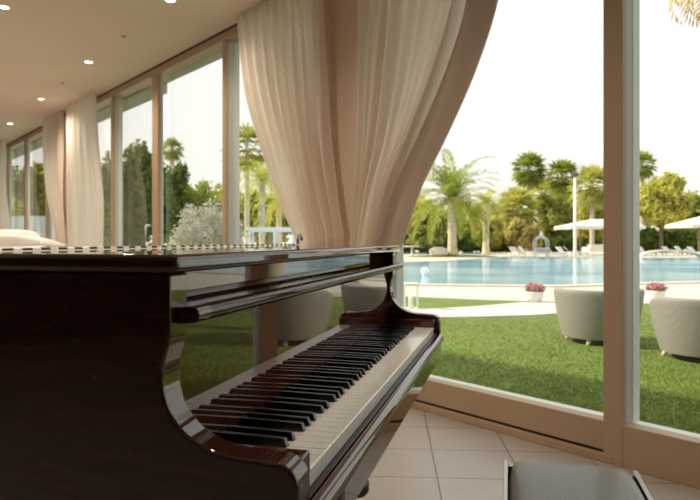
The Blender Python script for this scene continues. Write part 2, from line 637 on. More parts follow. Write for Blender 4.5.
# pier between the two curtains
b = MB(W); b.box((3.12, PW - .03, .041), (3.55, PW + .15, 2.764))
struct(b.build('wall_pier', M['pier'], bevel=.006), 'beige wall pier between the two tied curtains', 'pier')
b = MB(W); b.box((9.05, PW - .03, .041), (9.85, PW + .15, 2.764))
struct(b.build('wall_pier', M['pier'], bevel=.006), 'far beige wall pier between the two far white curtains', 'pier')

BAY_DONE = []
BAY_L = ['third tall window beyond the right edge', 'second tall window beyond the right edge', 'tall window right of the thick post, showing the cut off tub chair', 'wide tall window showing the swimming pool and palms',
         'tall window left of the tied curtains, showing the pergola', 'tall window showing the white blossoming shrub', 'glazed garden door with a white pull handle', 'tall window beside the far curtain',
         'tall window covered by the far white curtain', 'farthest window, right half next to the far curtain', 'farthest window, left half', 'last tall window at the left edge behind the thin sheer']
def bay(n, ta, tb, door=False):
    z0 = .0 if tb < 1.4 else .055
    b = MB(W)
    b.box((ta, PW - (.004 if tb < 1.4 else 0), z0), (tb, PW + .07, .187))
    if tb > 1.4:
        b.cur = 1
        b.box((ta, PW + .012, .040), (tb, PW + .06, .055))  # dark strip coloured like the shaded gap above the plinth
    b.cur = 2
    b.box((ta, PW + .07, .041 if tb > 1.4 else 0), (tb, PW + .15, .180))
    o = b.build(('door_%d' if door else 'window_%d') % n, [M['frame'], M['groove'], M['frame_white']], bevel=.003)
    struct(o, BAY_L[len(BAY_DONE)], 'door' if door else 'window')
    BAY_DONE.append(n)
    b = MB(W)
    b.box((ta, PW + .088, .181), (tb, PW + .096, 2.764))
    b.build('glass_pane', M['glass'], o)
    return o
edges = [(-3.31, -1.80), (-1.71, -.22), (-.13, 1.362), (1.452, 2.889), (3.55, 4.945), (5.005, 6.407), (6.565, 7.76), (7.84, 9.05), (9.85, 10.72), (10.82, 12.14), (12.22, 13.55), (13.65, 14.95)]
n_w = n_d = 0
for (ta, tb) in edges:
    d = abs(ta - 6.565) < .01
    if d: n_d += 1
    else: n_w += 1
    o = bay(n_d if d else n_w, ta, tb, d)
    if d:
        hb = MB(W)
        hb.smooth = True
        hb.tube([(6.60, PW - .002, 1.16), (6.60, PW - .05, 1.16), (6.60, PW - .055, 1.15), (6.60, PW - .055, .80), (6.60, PW - .05, .79), (6.60, PW - .002, .79)], .012, 8)
        hb.build('door_handle', M['white_metal'], o)
b = MB(W); b.box((-5.2, PW, 0), (-3.40, PW + .15, 2.764)); b.box((15.05, PW, 0.041), (16.0, PW + .15, 2.764))
struct(b.build('wall_window', M['wall']), 'tan wall ends beside the windows', 'wall')

# ------------------------------------------------------------------ ceiling fittings
def downlight(t, p, label, src=[None]):
    x, y, _ = W(t, p, 0)
    if src[0] is None:
        r = thing('downlight', label, 'downlight', (x, y, CEIL), group='recessed ceiling downlights')
        b = MB(); b.smooth = True
        b.lathe([(.036, -.0005), (.046, -.0005), (.048, -.003), (.044, -.005), (.037, -.004), (.0345, -.001)], n=28)
        b.build('trim_ring', M['white_metal'], r)
        b = MB(); b.lathe([(.034, -.004), (.033, -.002), (.030, -.001)], n=24)
        b.build('lamp_disc', M['lamp'], r)
        ld = bpy.data.lights.new('lamp_beam', 'SPOT')
        ld.energy = LAMP_W
        ld.color = LAMP_C
        ld.spot_size = math.radians(150)
        ld.spot_blend = 0.9
        ld.shadow_soft_size = 0.05
        lo = bpy.data.objects.new('lamp_beam', ld)
        COL.objects.link(lo)
        lo.parent = r
        lo.location = (0, 0, -.03)
        src[0] = r
    else:
        r = copy_tree(src[0])
        r.location = (x, y, CEIL)
        r['label'] = label
    return r
DL = [(6.75, 2.10, 'small round downlight in the beige ceiling above the tied curtains and lid'),
      (8.91, 2.17, 'second downlight from the far end of the row, left above the far white curtain'),
      (11.1, 2.25, 'farthest visible downlight, smallest and lowest on the ceiling'),
      (5.59, 1.09, 'downlight in the inner row at the upper left corner of the ceiling'),
      (4.61, 2.04, 'downlight cut off by the top edge, next to the tied curtain')]
DL[0] = (6.75, 2.10, 'third downlight from the far end of the row along the windows')
for a in DL: downlight(*a)
for t in (13.3, 3.4, 1.4, 7.75, 9.9):  # added lamps out of view, repeating the seen row for more room light
    downlight(t, 1.09, 'added unseen downlight continuing the inner row')
for p, ts in ((-.9, (2.9, 5.0, 7.2, 9.4, 11.6)), (-2.9, (4.6, 6.9, 9.2, 11.6, 14.0)), (-4.9, (6.4, 9.0, 11.6))):  # added unseen lamps, placed to brighten floor and ceiling without lighting the piano side
    for t in ts:
        downlight(t, p, 'added unseen downlight deeper in the room, brightens the ceiling')
for (px, py, lab) in ((124, 36, 'tiny dark ceiling sprinkler nearer the top edge'), (63, 83, 'tiny dark ceiling sprinkler farther along, left of the far curtain')):
    Y = -(CEIL - H) * F / (py - HY)
    x = (px - 350) / F * Y
    r = thing('sprinkler', lab, 'sprinkler', (x, Y, CEIL), group='ceiling sprinklers')
    b = MB(); b.smooth = True; b.lathe([(.030, -.003), (.032, -.0005)], n=18); b.build('rosette', M['pier'], r)
    b = MB(); b.smooth = True; b.lathe([(.006, -.018), (.012, -.014), (.012, -.004)], n=12); b.build('nozzle', M['pier'], r)

# ------------------------------------------------------------------ curtains
PC = 2.585
def tz(px, py, p=PC):
    r = (px - 350) / F
    t = p * (.768 - .640 * r) / (.640 + .768 * r)
    Y = .640 * p + .768 * t
    return H - (py - HY) / F * Y, t

def edge(points, z_extra):
    zs = sorted([tz(*q) for q in points] + z_extra)
    Z = np.array([a for a, _ in zs]); T = np.array([c for _, c in zs])
    def fn(z):
        # smooth piecewise interpolation
        i = int(np.clip(np.searchsorted(Z, z) - 1, 0, len(Z) - 2))
        def tan(k):
            k0, k1 = max(k - 1, 0), min(k + 1, len(Z) - 1)
            return (T[k1] - T[k0]) / (Z[k1] - Z[k0])
        h = Z[i + 1] - Z[i]
        s = min(max((z - Z[i]) / h, 0), 1)
        m0, m1 = tan(i) * h, tan(i + 1) * h
        return (2*s**3 - 3*s**2 + 1) * T[i] + (s**3 - 2*s**2 + s) * m0 + (-2*s**3 + 3*s**2) * T[i + 1] + (s**3 - s**2) * m1
    return fn

def curtain(name, label, eo, ei, m, pleats, amp, ztop, seed, band=0.0, tie=None, p0=PC, parts=True):
    rnd = random.Random(seed)
    ph = [rnd.uniform(0, 6.28) for _ in range(6)]
    def fn(i, j):
        z = ztop - j * (ztop - .012)
        a, c = eo(z), ei(z)
        s = i
        # gathered: cloth fans out from the tie
        warp = s + .012 * math.sin(2 * PI * 3 * s + ph[0])
        t = a + (c - a) * warp
        q = 2 * PI * pleats * (s + .02 * math.sin(5.1 * s + ph[1]))
        k = amp * (.65 + .35 * math.sin(3.3 * s * 2 + ph[2] + .6 * z))
        d = k * math.sin(q + .25 * math.sin(2.2 * z + ph[3])) + .35 * k * math.sin(2.3 * q + ph[4] + .4 * z)
        d += .012 * math.sin(1.7 * q / pleats * 5 + 2.5 * z + ph[5])
        if tie is not None:
            g = max(0, 1 - abs(z - tie) / .8)
            d *= 1 - .35 * g
            d -= .05 * g * math.sin(PI * s)
        if band and s < band:
            u = 1 - s / band
            d = d * (1 - .75 * min(1, u * 3)) + .12 * math.sin(min(1, u * 1.15) * PI * .5) - (.05 * max(0, (u - .86) / .14))
        return (t, p0 + d, z)
    r = thing(name, label, 'curtain', W((eo(1.5) + ei(1.5)) / 2, p0, 0))
    rx = r.location.copy()
    b = MB(lambda t, p, z: tuple(Vector(W(t, p, z)) - rx)); b.smooth = True
    b.grid(fn, 200, 70)
    b.build('curtain_cloth', m, r, fix=False)
    return r, rx

ti, tm = 3.36, 3.36
eL = edge([(236, 20), (245, 90), (262, 150), (285, 215), (297, 245)], [(2.84, tz(235.5, 10)[1]), (.80, 3.70), (.45, 3.78), (.0, 3.86)])
eLi = edge([(322, 0), (325, 65), (328, 145), (336, 210), (340, 245)], [(2.84, tz(320, -80)[1]), (.80, 3.38), (.45, 3.36), (.0, 3.36)])
eR = edge([(493, 0), (470, 70), (440, 138), (418, 183), (404, 222), (394, 250)], [(2.84, tz(520, -112)[1]), (.80, 2.86), (.45, 2.88), (.0, 2.88)])
eRi = edge([(362, 0), (361, 75), (361, 150), (357, 210), (354, 245)], [(2.84, tz(363, -100)[1]), (.80, 3.20), (.45, 3.18), (.0, 3.16)])
HEM = lambda z: .185 if z > 1.3 else .185 - .05 * min(1, (1.3 - z) / .5)
rL, oL = curtain('curtain', 'beige sheer curtain tied back left of the pier, before the pool', eL, eLi, M['curtain'], 8, .036, 2.832, 3, tie=.8)
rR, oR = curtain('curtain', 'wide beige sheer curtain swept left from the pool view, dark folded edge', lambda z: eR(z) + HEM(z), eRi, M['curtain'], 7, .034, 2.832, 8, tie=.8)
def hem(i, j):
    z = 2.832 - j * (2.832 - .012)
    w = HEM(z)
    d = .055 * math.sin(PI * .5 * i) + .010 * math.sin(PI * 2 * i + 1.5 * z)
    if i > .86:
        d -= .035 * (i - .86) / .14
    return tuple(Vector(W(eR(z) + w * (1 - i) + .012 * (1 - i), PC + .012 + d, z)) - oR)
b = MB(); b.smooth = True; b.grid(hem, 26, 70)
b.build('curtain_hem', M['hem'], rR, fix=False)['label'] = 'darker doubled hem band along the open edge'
for (r, o, ta, tb) in ((rL, oL, 3.36, 3.74), (rR, oR, 2.84, 3.22)):
    b = MB(lambda t, p, z: tuple(Vector(W(t, p, z)) - o)); b.smooth = True
    pts = []
    for k in range(33):
        a = 2 * PI * k / 32
        pts.append(((ta + tb) / 2 + (tb - ta) / 2 * 1.02 * math.cos(a), PC - .03 + .085 * math.sin(a), .80 + .02 * math.cos(a)))
    b.tube(pts, .014, 8)
    b.build('tieback', M['curtain'], r)
# the far curtain of two sheers
pf = 2.56
eF0 = edge([(44, 122, pf), (44, 160, pf), (47, 200, pf), (57, 240, pf)], [(2.83, tz(43.5, 118, pf)[1]), (.6, tz(60, 260, pf)[1]), (0, tz(60, 280, pf)[1])])
eF1 = edge([(62, 110, pf), (62, 180, pf), (66, 240, pf)], [(2.83, tz(62, 105, pf)[1]), (.6, tz(67, 260, pf)[1]), (0, tz(67, 290, pf)[1])])
eF3 = edge([(67, 110, pf), (69, 180, pf), (70, 240, pf)], [(2.83, tz(67, 105, pf)[1]), (.6, tz(71, 260, pf)[1]), (0, tz(71, 290, pf)[1])])
eF2 = edge([(97, 98, pf), (99, 150, pf), (104, 200, pf), (105, 243, pf)], [(2.83, tz(97, 92, pf)[1]), (.6, tz(106, 260, pf)[1]), (0, tz(107, 290, pf)[1])])
curtain('curtain', 'far white sheer curtain beside the windows at the end, outer half', eF0, eF1, M['curtain2'], 6, .05, 2.825, 21, p0=pf)
curtain('curtain', 'far white sheer curtain hanging beside the glazed door, nearer half', eF3, eF2, M['curtain2'], 6, .05, 2.825, 22, p0=pf - .01)
eE0 = edge([(-22, 160, pf), (-22, 240, pf)], [(2.83, tz(-22, 158, pf)[1]), (0, tz(-22, 290, pf)[1])])
eE1 = edge([(7, 155, pf), (7, 180, pf), (12, 240, pf)], [(2.83, tz(7, 149, pf)[1]), (0, tz(14, 290, pf)[1])])
curtain('curtain', 'thin white sheer curtain at the far left end of the windows', eE0, eE1, M['curtain2'], 6, .05, 2.825, 23, p0=pf)
#--PART2--

# ------------------------------------------------------------------ grand piano (u along the keys, v towards the tail)
A = math.atan2(160, F)
sa, ca = math.sin(A), math.cos(A)
P_LOC = (.70 * sa - .2252 * ca, .70 * ca + .2252 * sa, 0)
P_ROT = math.atan2(ca, sa)
piano = thing('grand_piano', 'glossy dark mahogany grand piano with its lid closed and keyboard open', 'piano', P_LOC, P_ROT)
UL, UR = -.085, 1.305          # outer faces of the case
TH = .040
mah = M['mahogany']

def arc(cx, cy, r, a0, a1, n):
    return [(cx + r * math.cos(math.radians(a0 + (a1 - a0) * i / n)), cy + r * math.sin(math.radians(a0 + (a1 - a0) * i / n))) for i in range(n + 1)]

def spline(pts, n=8):
    out = []
    P = [pts[0]] + list(pts) + [pts[-1]]
    for i in range(1, len(P) - 2):
        p0, p1, p2, p3 = P[i - 1], P[i], P[i + 1], P[i + 2]
        for k in range(n):
            s = k / n
            out.append(tuple(.5 * (2 * p1[d] + (p2[d] - p0[d]) * s + (2 * p0[d] - 5 * p1[d] + 4 * p2[d] - p3[d]) * s * s + (3 * p1[d] - p0[d] - 3 * p2[d] + p3[d]) * s ** 3) for d in (0, 1)))
    out.append(tuple(pts[-1]))
    return out

# outline of the cheek seen from the side: (v, z)
cheek = [(.133, .9640)] + spline([(.133, .905), (.1345, .888), (.1405, .868), (.1425, .850), (.1395, .829), (.131, .809), (.113, .790), (.088, .7765), (.060, .771), (.022, .7685)], 6)
cheek += arc(.012, .7425, .026, 75, 180, 10)
cheek += arc(-.002, .652, .012, 180, 260, 5)
def cheek_poly(vb):
    return cheek + [(vb, .640), (vb, .9640)]
def smooth_build(mb, name, m, parent, bevel=.0, seg=3, angle=30):
    o = mb.build(name, m, parent, bevel=bevel, seg=seg, angle=angle)
    smooth_all(o, 30)
    return o
b = MB(); b.prism(cheek_poly(1.16), UL, UL + TH, 'x')
smooth_build(b, 'side_panel', mah, piano, .0035)
b = MB(); b.prism(cheek_poly(.32), UR - TH, UR, 'x')
smooth_build(b, 'side_panel', mah, piano, .0035)

# the case behind the cheeks: straight spine, round tail, bent side
tail = spline([(UL + .001, 1.16), (UL + .02, 1.40), (.10, 1.62), (.30, 1.70), (.50, 1.63), (.62, 1.42), (.72, 1.12), (.93, .86), (1.16, .66), (1.28, .46), (UR, .32)], 8)
body = [(UL + TH + .001, 1.155), (UL + TH + .001, .185), (UR - TH - .001, .185), (UR - TH - .001, .3195)]
out_poly = [(UL, 1.161)] + tail[1:-1] + [(UR, .3205)] + [(UR - TH - .001, .3205), (UR - TH - .001, .186), (UL + TH + .001, .186), (UL + TH + .001, 1.161)]
b = MB(); b.prism(out_poly, .640, .9638, 'z')
smooth_build(b, 'case', mah, piano)
# lid: front flap and main lid
LZ0, LZ1 = .9648, .9850
LO = .012
fl = [(UL - LO, .118), (UR + LO, .118), (UR + LO, .447), (UL - LO, .447)]
b = MB(); b.prism(fl, LZ0, LZ1, 'z')
smooth_build(b, 'lid_flap', mah, piano, .0065, 4)
b = MB()
lid_poly = [(UL - LO, .453), (UR - .012, .453)] + [(x + (LO if x > .5 else 0), y + LO) for x, y in reversed(tail[2:-9])] + [(UL - LO, 1.17)]
b.prism(lid_poly, LZ0, LZ1, 'z')
smooth_build(b, 'lid', mah, piano, .0065, 4)
# continuous hinge
hb = MB(); hb.smooth = False
u = UL + .01
k = 0
while u < UR - .05:
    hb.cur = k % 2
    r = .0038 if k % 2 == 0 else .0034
    n = 8
    vs, fs = [], []
    for ue in (u + .0008, u + .0178):
        for q in range(n):
            a_ = 2 * PI * q / n
            vs.append((ue, .450 + r * math.cos(a_), LZ1 + .0012 + r * math.sin(a_)))
    fs = [(q, (q + 1) % n, n + (q + 1) % n, n + q) for q in range(n)] + [tuple(range(n))[::-1], tuple(range(n, 2 * n))]
    hb.add(vs, fs)
    u += .0185
    k += 1
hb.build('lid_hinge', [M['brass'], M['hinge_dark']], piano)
b = MB(); b.box((UL + .008, .432, LZ1), (UR - .030, .4445, LZ1 + .0009)); b.box((UL + .008, .4555, LZ1), (UR - .030, .468, LZ1 + .0009))
b.build('hinge_leaf', M['brass'], piano)
# small catch that stands at the end of the hinge
b = MB(); b.smooth = True
b.tube([(1.235, .440, LZ1), (1.236, .440, LZ1 + .018), (1.243, .440, LZ1 + .030), (1.256, .440, LZ1 + .033), (1.268, .440, LZ1 + .026), (1.272, .440, LZ1 + .016)], .005, 8)
b.build('lid_catch', M['steel'], piano)

# fallboard, its rail and the panel above
ui, uo = UL + TH + .001, UR - TH - .001
b = MB(); b.box((ui, .1485, .728), (uo, .170, .9215)); smooth_build(b, 'fallboard', mah, piano)
rail = arc(.1125, .9185, .0085, -180 + 40, 180 - 60, 14)
rail = [(.150, .9105), (.124, .9085)] + [(.1135 + .0095 * math.cos(math.radians(a_)), .9185 + .0095 * math.sin(math.radians(a_))) for a_ in range(250, 70, -15)] + [(.124, .9265), (.150, .9250)]
b = MB(); b.prism(rail, ui + .002, uo - .002, 'x')
rr = [(v, z) for v, z in rail if v < .131]
b.prism([(.1315, .9088)] + [q for q in rail if q[0] < .130] + [(.1315, .9263)], UL + .012, UR - .012, 'x')
o = smooth_build(b, 'fallboard_rail', mah, piano)
b = MB(); b.box((ui, .172, .9217), (uo, .184, .9638)); smooth_build(b, 'name_board', mah, piano)

# keyboard
PITCH = 1.222 / 52
names = [0, 2, 3, 5, 7, 8, 10]            # white notes counted from A in semitones
def white_mesh():
    b = MB()
    w = PITCH - .0009
    b.prism([(0, .7332), (.002, .7342), (.148, .7342), (.148, .7125), (0.001, .7125), (.001, .7305), (0, .7308)], -w / 2, w / 2, 'x')
    return b
wk = white_mesh().build('white_key', M['white_key'], piano, bevel=.0007, seg=2)
wk.location = (PITCH / 2, 0, 0)
for i in range(1, 52):
    c = wk.copy(); COL.objects.link(c); c.parent = piano; c.location = ((i + .5) * PITCH, 0, 0)
def black_mesh():
    b = MB()
    wb, wt = .0062, .0048
    vf, vt, vbk = .0505, .0565, .1478
    zb, zt = .730, .7463
    vs = [(-wb, vf, zb), (wb, vf, zb), (wb, vbk, zb), (-wb, vbk, zb), (-wt, vt, zt - .0012), (wt, vt, zt - .0012), (wt, vbk, zt), (-wt, vbk, zt)]
    b.add(vs, [(3, 2, 1, 0), (4, 5, 6, 7), (0, 1, 5, 4), (1, 2, 6, 5), (2, 3, 7, 6), (3, 0, 4, 7)])
    return b
bk = None
shift = {1: 0, 4: -.0022, 6: .0022, 9: -.0030, 11: 0.0}
for i in range(51):
    s = i % 7                              # 0=A 1=B 2=C 3=D 4=E 5=F 6=G
    if s in (1, 4):
        continue
    off = {0: .0028, 2: -.0020, 3: .0020, 5: -.0028, 6: 0.0}[s]
    if bk is None:
        bk = black_mesh().build('black_key', M['black_key'], piano, bevel=.0012, seg=2)
        c = bk
    else:
        c = bk.copy(); COL.objects.link(c); c.parent = piano
    c.location = ((i + 1) * PITCH + off, 0, 0)
# key blocks, slip, bed
b = MB(); b.box((ui, -.0005, .713), (-.0015, .147, .757)); smooth_build(b, 'key_block', mah, piano, .003)
b = MB(); b.box((1.2235, -.0005, .713), (uo, .147, .757)); smooth_build(b, 'key_block', mah, piano, .003)
slip = [(-.003, .639), (-.003, .7100), (-.0065, .7100), (-.0072, .7050), (-.0098, .7050), (-.0105, .7100)] + [(-.0125 + .0140 * math.cos(math.radians(q)), .6960 + .0140 * math.sin(math.radians(q))) for q in range(90, 181, 10)] + [(-.0262, .6905), (-.0235, .688), (-.0185, .687), (-.0178, .640), (-.0170, .639)]
b = MB(); b.prism(slip, ui, uo, 'x'); smooth_build(b, 'key_slip', mah, piano)
b = MB(); b.box((ui, -.004, .700), (uo, .147, .7118)); b.build('key_frame', M['hinge_dark'], piano)
b = MB(); b.box((ui, -.0025, .639), (uo, .184, .6995)); smooth_build(b, 'keybed', mah, piano, .003)
b = MB(); b.box((0, .1462, .7343), (1.222, .1483, .7375)); b.build('felt_strip', M['felt'], piano)
# legs with casters
for (lu, lv) in ((.045, .40), (1.175, .36), (.28, 1.40)):
    b = MB()
    zt = .638
    b.add([(lu - .05, lv - .05, .075), (lu + .05, lv - .05, .075), (lu + .05, lv + .05, .075), (lu - .05, lv + .05, .075), (lu - .07, lv - .07, zt), (lu + .07, lv - .07, zt), (lu + .07, lv + .07, zt), (lu - .07, lv + .07, zt)],
          [(3, 2, 1, 0), (4, 5, 6, 7), (0, 1, 5, 4), (1, 2, 6, 5), (2, 3, 7, 6), (3, 0, 4, 7)])
    lg = smooth_build(b, 'leg', mah, piano, .006)
    b = MB(); b.smooth = True
    n = 18
    vs, fs = [], []
    for j, (x_, r_) in enumerate(((-.014, .026), (-.011, .032), (.011, .032), (.014, .026))):
        for q in range(n):
            vs.append((lu + x_, lv + r_ * math.cos(2 * PI * q / n), .032 + r_ * math.sin(2 * PI * q / n)))
    for j in range(3):
        fs += [(j * n + q, j * n + (q + 1) % n, (j + 1) * n + (q + 1) % n, (j + 1) * n + q) for q in range(n)]
    fs += [tuple(range(n))[::-1], tuple(range(3 * n, 4 * n))]
    b.add(vs, fs)
    b.box((lu - .018, lv - .02, .060), (lu + .018, lv + .02, .076))
    b.build('caster', M['brass'], lg)
# pedal lyre
b = MB()
b.box((.50, .24, .6385), (.72, .42, .6640)); b.box((.50, .30, .09), (.72, .36, .16)); b.box((.535, .315, .16), (.560, .345, .638)); b.box((.66, .315, .16), (.685, .345, .638))
ly = smooth_build(b, 'pedal_lyre', mah, piano, .004)
for k in range(3):
    b = MB(); b.smooth = True
    uu = .555 + .055 * k
    b.tube([(uu, .31, .105), (uu, .25, .10), (uu, .20, .085), (uu, .165, .075)], [.008, .010, .014, .012], 10)
    b.build('pedal', M['brass'], ly)
# round knob hanging below the keybed
b = MB(); b.smooth = True
kx, ky = .30, -.012
b.lathe([(.006, .594), (.016, .596), (.0205, .603), (.0205, .616), (.014, .626), (.012, .6395)], (.275, .012), 20)
b.build('underside_knob', M['darkmetal'], piano)

# ------------------------------------------------------------------ piano bench
bench = thing('piano_bench', 'low piano bench with a padded black leather seat', 'bench', (Matrix.Translation(P_LOC) @ Matrix.Rotation(P_ROT, 4, 'Z')) @ Vector((.60, -.365, 0)), P_ROT)
BU, BV = .325, .150
BZ = .470
b = MB(); b.smooth = True
def seat(i, j):
    x = -1 + 2 * i; y = -1 + 2 * j
    ex = 1 - abs(x) ** 10; ey = 1 - abs(y) ** 8
    z = BZ - .028 + .028 * max(ex, 0) ** .5 * max(ey, 0) ** .5 + .010 * (1 - x * x) * (1 - y * y)
    cx = 1 - .03 * abs(y) ** 6; cy = 1 - .06 * abs(x) ** 6
    return (x * (BU - .002) * cx, y * (BV - .008) * cy, z)
b.grid(seat, 40, 28)
n0 = 41
low = []
# skirt of the cushion down to the frame
ring = [i for i in range(41)] + [41 * j + 40 for j in range(1, 29)] + [41 * 28 + i for i in range(39, -1, -1)] + [41 * j for j in range(27, 0, -1)]
base = len(b.v)
for q in ring:
    x, y, z = b.v[q]; b.v.append((x, y, BZ - .062))
m_ = len(ring)
for q in range(m_):
    b.f.append((ring[q], base + q, base + (q + 1) % m_, ring[(q + 1) % m_])); b.mi.append(0); b.sm.append(True)
b.f.append(tuple(base + q for q in range(m_))); b.mi.append(0); b.sm.append(False)
o = b.build('seat_cushion', M['leather'], bench)
b = MB()
for (v0, v1) in ((BV - .006, BV + .005), (-BV - .005, -BV + .006)):
    b.box((-BU, v0, BZ - .10), (BU, v1, BZ - .018))
for (u0, u1) in ((-BU, -BU + .012), (BU - .012, BU)):
    b.box((u0, -BV + .006, BZ - .10), (u1, BV - .006, BZ - .030))
b.box((-BU + .012, -BV + .006, BZ - .10), (BU - .012, BV - .006, BZ - .066))
smooth_build(b, 'seat_frame', M['steel'], bench, .002)
for x in (-1, 1):
    for y in (-1, 1):
        b = MB(); cx, cy = x * (BU - .04), y * (BV - .03)
        b.add([(cx - .016, cy - .016, 0), (cx + .016, cy - .016, 0), (cx + .016, cy + .016, 0), (cx - .016, cy + .016, 0), (cx - .024, cy - .024, BZ - .10), (cx + .024, cy - .024, BZ - .10), (cx + .024, cy + .024, BZ - .10), (cx - .024, cy + .024, BZ - .10)],
              [(3, 2, 1, 0), (4, 5, 6, 7), (0, 1, 5, 4), (1, 2, 6, 5), (2, 3, 7, 6), (3, 0, 4, 7)])
        smooth_build(b, 'leg', M['black_key'], bench, .003)

# ------------------------------------------------------------------ white covered sofa by the far windows
sx, sy, _ = at(-44, 240, 6.3)
sofa = thing('sofa', 'sofa under a loose white cover beside the far curtain, seen over the piano lid', 'sofa', (sx, sy, 0), math.radians(12))
def soft_box(b, c, s, p=6.0, nu=26, nv=14, wob=.012, seed=0):
    rnd = random.Random(seed)
    ph = [rnd.uniform(0, 6.28) for _ in range(4)]
    def fn(i, j):
        a = 2 * PI * i; t = PI * (j - .5)
        def se(w, e): return math.copysign(abs(w) ** (2 / e), w)
        x = se(math.cos(t), p) * se(math.cos(a), p); y = se(math.cos(t), p) * se(math.sin(a), p); z = se(math.sin(t), p)
        k = 1 + wob / min(s) * .5 * (math.sin(7 * a + ph[0] + 3 * z) + math.sin(11 * z + ph[1] + 2 * a))
        return (c[0] + s[0] * x * k, c[1] + s[1] * y * k, c[2] + s[2] * z)
    b.smooth = True
    b.grid(fn, nu, nv)
b = MB(); soft_box(b, (0, 0, .23), (1.0, .42, .225), 9); b.build('seat_base', M['cloth_white'], sofa, fix=False)
b = MB(); soft_box(b, (0, -.36, .58), (1.0, .13, .48), 7, seed=2, wob=.02); b.build('backrest', M['cloth_white'], sofa, fix=False)
for k in (-1, 1):
    b = MB(); soft_box(b, (k * .95, .0, .40), (.13, .44, .39), 6, seed=4 + k); b.build('armrest', M['cloth_white'], sofa, fix=False)
for k in range(3):
    b = MB(); soft_box(b, (-.56 + .56 * k, -.20, .80), (.275, .11, .31), 3.5, seed=10 + k, wob=.02); b.build('back_cushion', M['cloth_white'], sofa, fix=False)
#--PART3--

# ------------------------------------------------------------------ garden ground, paving, pool
def flat(name, pts, z0, z1, m, label, cat):
    b = MB(); b.prism([(q[0], q[1]) for q in pts], z0, z1, 'z')
    return struct(b.build(name, m), label, cat)
# garden stays outside the room
def Wxy(t, p): return W(t, p, 0)[:2]
lawn_poly = [Wxy(-60, PW + .18), Wxy(70, PW + .18), Wxy(70, 60), (-120, 150), (140, 150), (140, -40)]
flat('ground', [Wxy(-90, PW + .18), Wxy(120, PW + .18), (-60, 190), (170, 190), (170, -60)], G - .3, G, M['lawn'], 'mown green lawn between the windows and the pool', 'lawn')
# cream paving along the pool, pale footpath
def og(px, py): q = on_ground(px, py); return (q.x, q.y)
Yn = 20.0
near = [(-60, 20.6), (-20, 20.4), (-2, 20.2)] + [og(405, 285.6), og(480, 286.6), og(560, 287.2), og(640, 284.5), og(700, 283.2)] + [(30, 22.0), (70, 24)]
pav_front = [og(400, 296.5), og(440, 298.5), og(490, 300.6), og(530, 302.0), og(600, 303.5), og(700, 305.0)]
pav = near + [(70, -6.0), (36, -4.0), (16, 9.2), (11, 12.6)] + list(reversed(pav_front)) + [(-12, 15.9), (-60, 16.2)]
flat('paving_1', pav, G, G + .02, M['paving'], 'cream stone paving along the near edge of the pool', 'paving')
path_t = [(-40, 16.8), (-14, 15.6), og(400, 309.5), og(440, 309.3), og(480, 306.8), og(520, 303.2), og(560, 302.4)]
path_b = [og(600, 311.5), og(570, 313.5), og(530, 316.0), og(480, 317.6), og(430, 318.2), og(390, 318), (-14, 12.6), (-40, 13.4)]
flat('path', path_t + path_b, G, G + .022, M['path'], 'pale curved footpath across the lawn', 'path')
far = [(70, 56), (30, 54.5)] + [og(700, 257.6), og(640, 257.9), og(600, 257.8), og(540, 257.2), og(505, 257.5), og(480, 258.6), og(452, 260.4), og(405, 262.8)] + [(-8, 39), (-60, 37)]
flat('water_1', near + far, G + .001, G + .012, M['water'], 'wide light blue swimming pool', 'pool')
# coping strip of the near edge
cop = near + [(x, y - .45) for x, y in reversed(near)]
flat('kerb_1', cop, G + .0201, G + .075, M['paving'], 'pale stone coping along the near edge of the pool', 'coping')
# far shore: pale paving, inlet of water behind the palm island
shore = [(x, y + .02) for x, y in far] + [(-60, 130), (110, 130)]
flat('paving_2', shore, G, G + .02, M['paving'], 'pale paving on the far shore of the pool', 'paving')
flat('water_2', [og(404, 254.6), og(446, 254.6), og(446, 251.8), og(404, 251.8)], G + .0205, G + .03, M['water'], 'narrow arm of the pool behind the palm, left', 'pool')
flat('water_3', [og(462, 254.4), og(482, 254.4), og(482, 252.2), og(462, 252.2)], G + .0205, G + .03, M['water'], 'narrow arm of the pool behind the palm, right', 'pool')

# mown grass blades on the near lawn, too many to count
rng = np.random.default_rng(4)
def seg_in(pxmin, pxmax, y0, y1, n):
    """points on the lawn spread over the visible strip"""
    Y = 1.0 / rng.uniform(1 / y1, 1 / y0, n)
    X = (rng.uniform(pxmin, pxmax, n) - 350) / F * Y
    return X, Y
X, Y = seg_in(370, 1000, 3.2, 12.6, 100000)
keep = (0.768 * X + 0.640 * Y > PW + .35)
pb = np.array([(a - 350) / F for a in (370, 430, 480, 530, 570, 610, 760)])
lim = np.array([og(390, 318.6)[1], og(430, 318.8)[1], og(480, 318.3)[1], og(530, 316.8)[1], og(570, 314.2)[1], og(610, 310)[1], og(700, 307)[1]])
keep &= Y < np.interp(X / Y, pb, lim)
for (cx_, cy_, cr_) in ((3.57, 9.05, .52), (4.35, 7.75, .52), (5.20, 8.6, .3), (6.6, 5.2, .5), (4.9, 4.25, .5)):
    keep &= (X - cx_) ** 2 + (Y - cy_) ** 2 > cr_ ** 2
X, Y = X[keep], Y[keep]
n = len(X)
ang = rng.uniform(0, 2 * PI, n); hh = rng.uniform(.012, .030, n); ww = rng.uniform(.004, .009, n)
lean = rng.normal(0, .012, (n, 2))
V = np.zeros((n, 3, 3))
V[:, 0] = np.stack([X - ww * np.cos(ang), Y - ww * np.sin(ang), np.full(n, G)], 1)
V[:, 1] = np.stack([X + ww * np.cos(ang), Y + ww * np.sin(ang), np.full(n, G)], 1)
V[:, 2] = np.stack([X + lean[:, 0], Y + lean[:, 1], G + hh], 1)
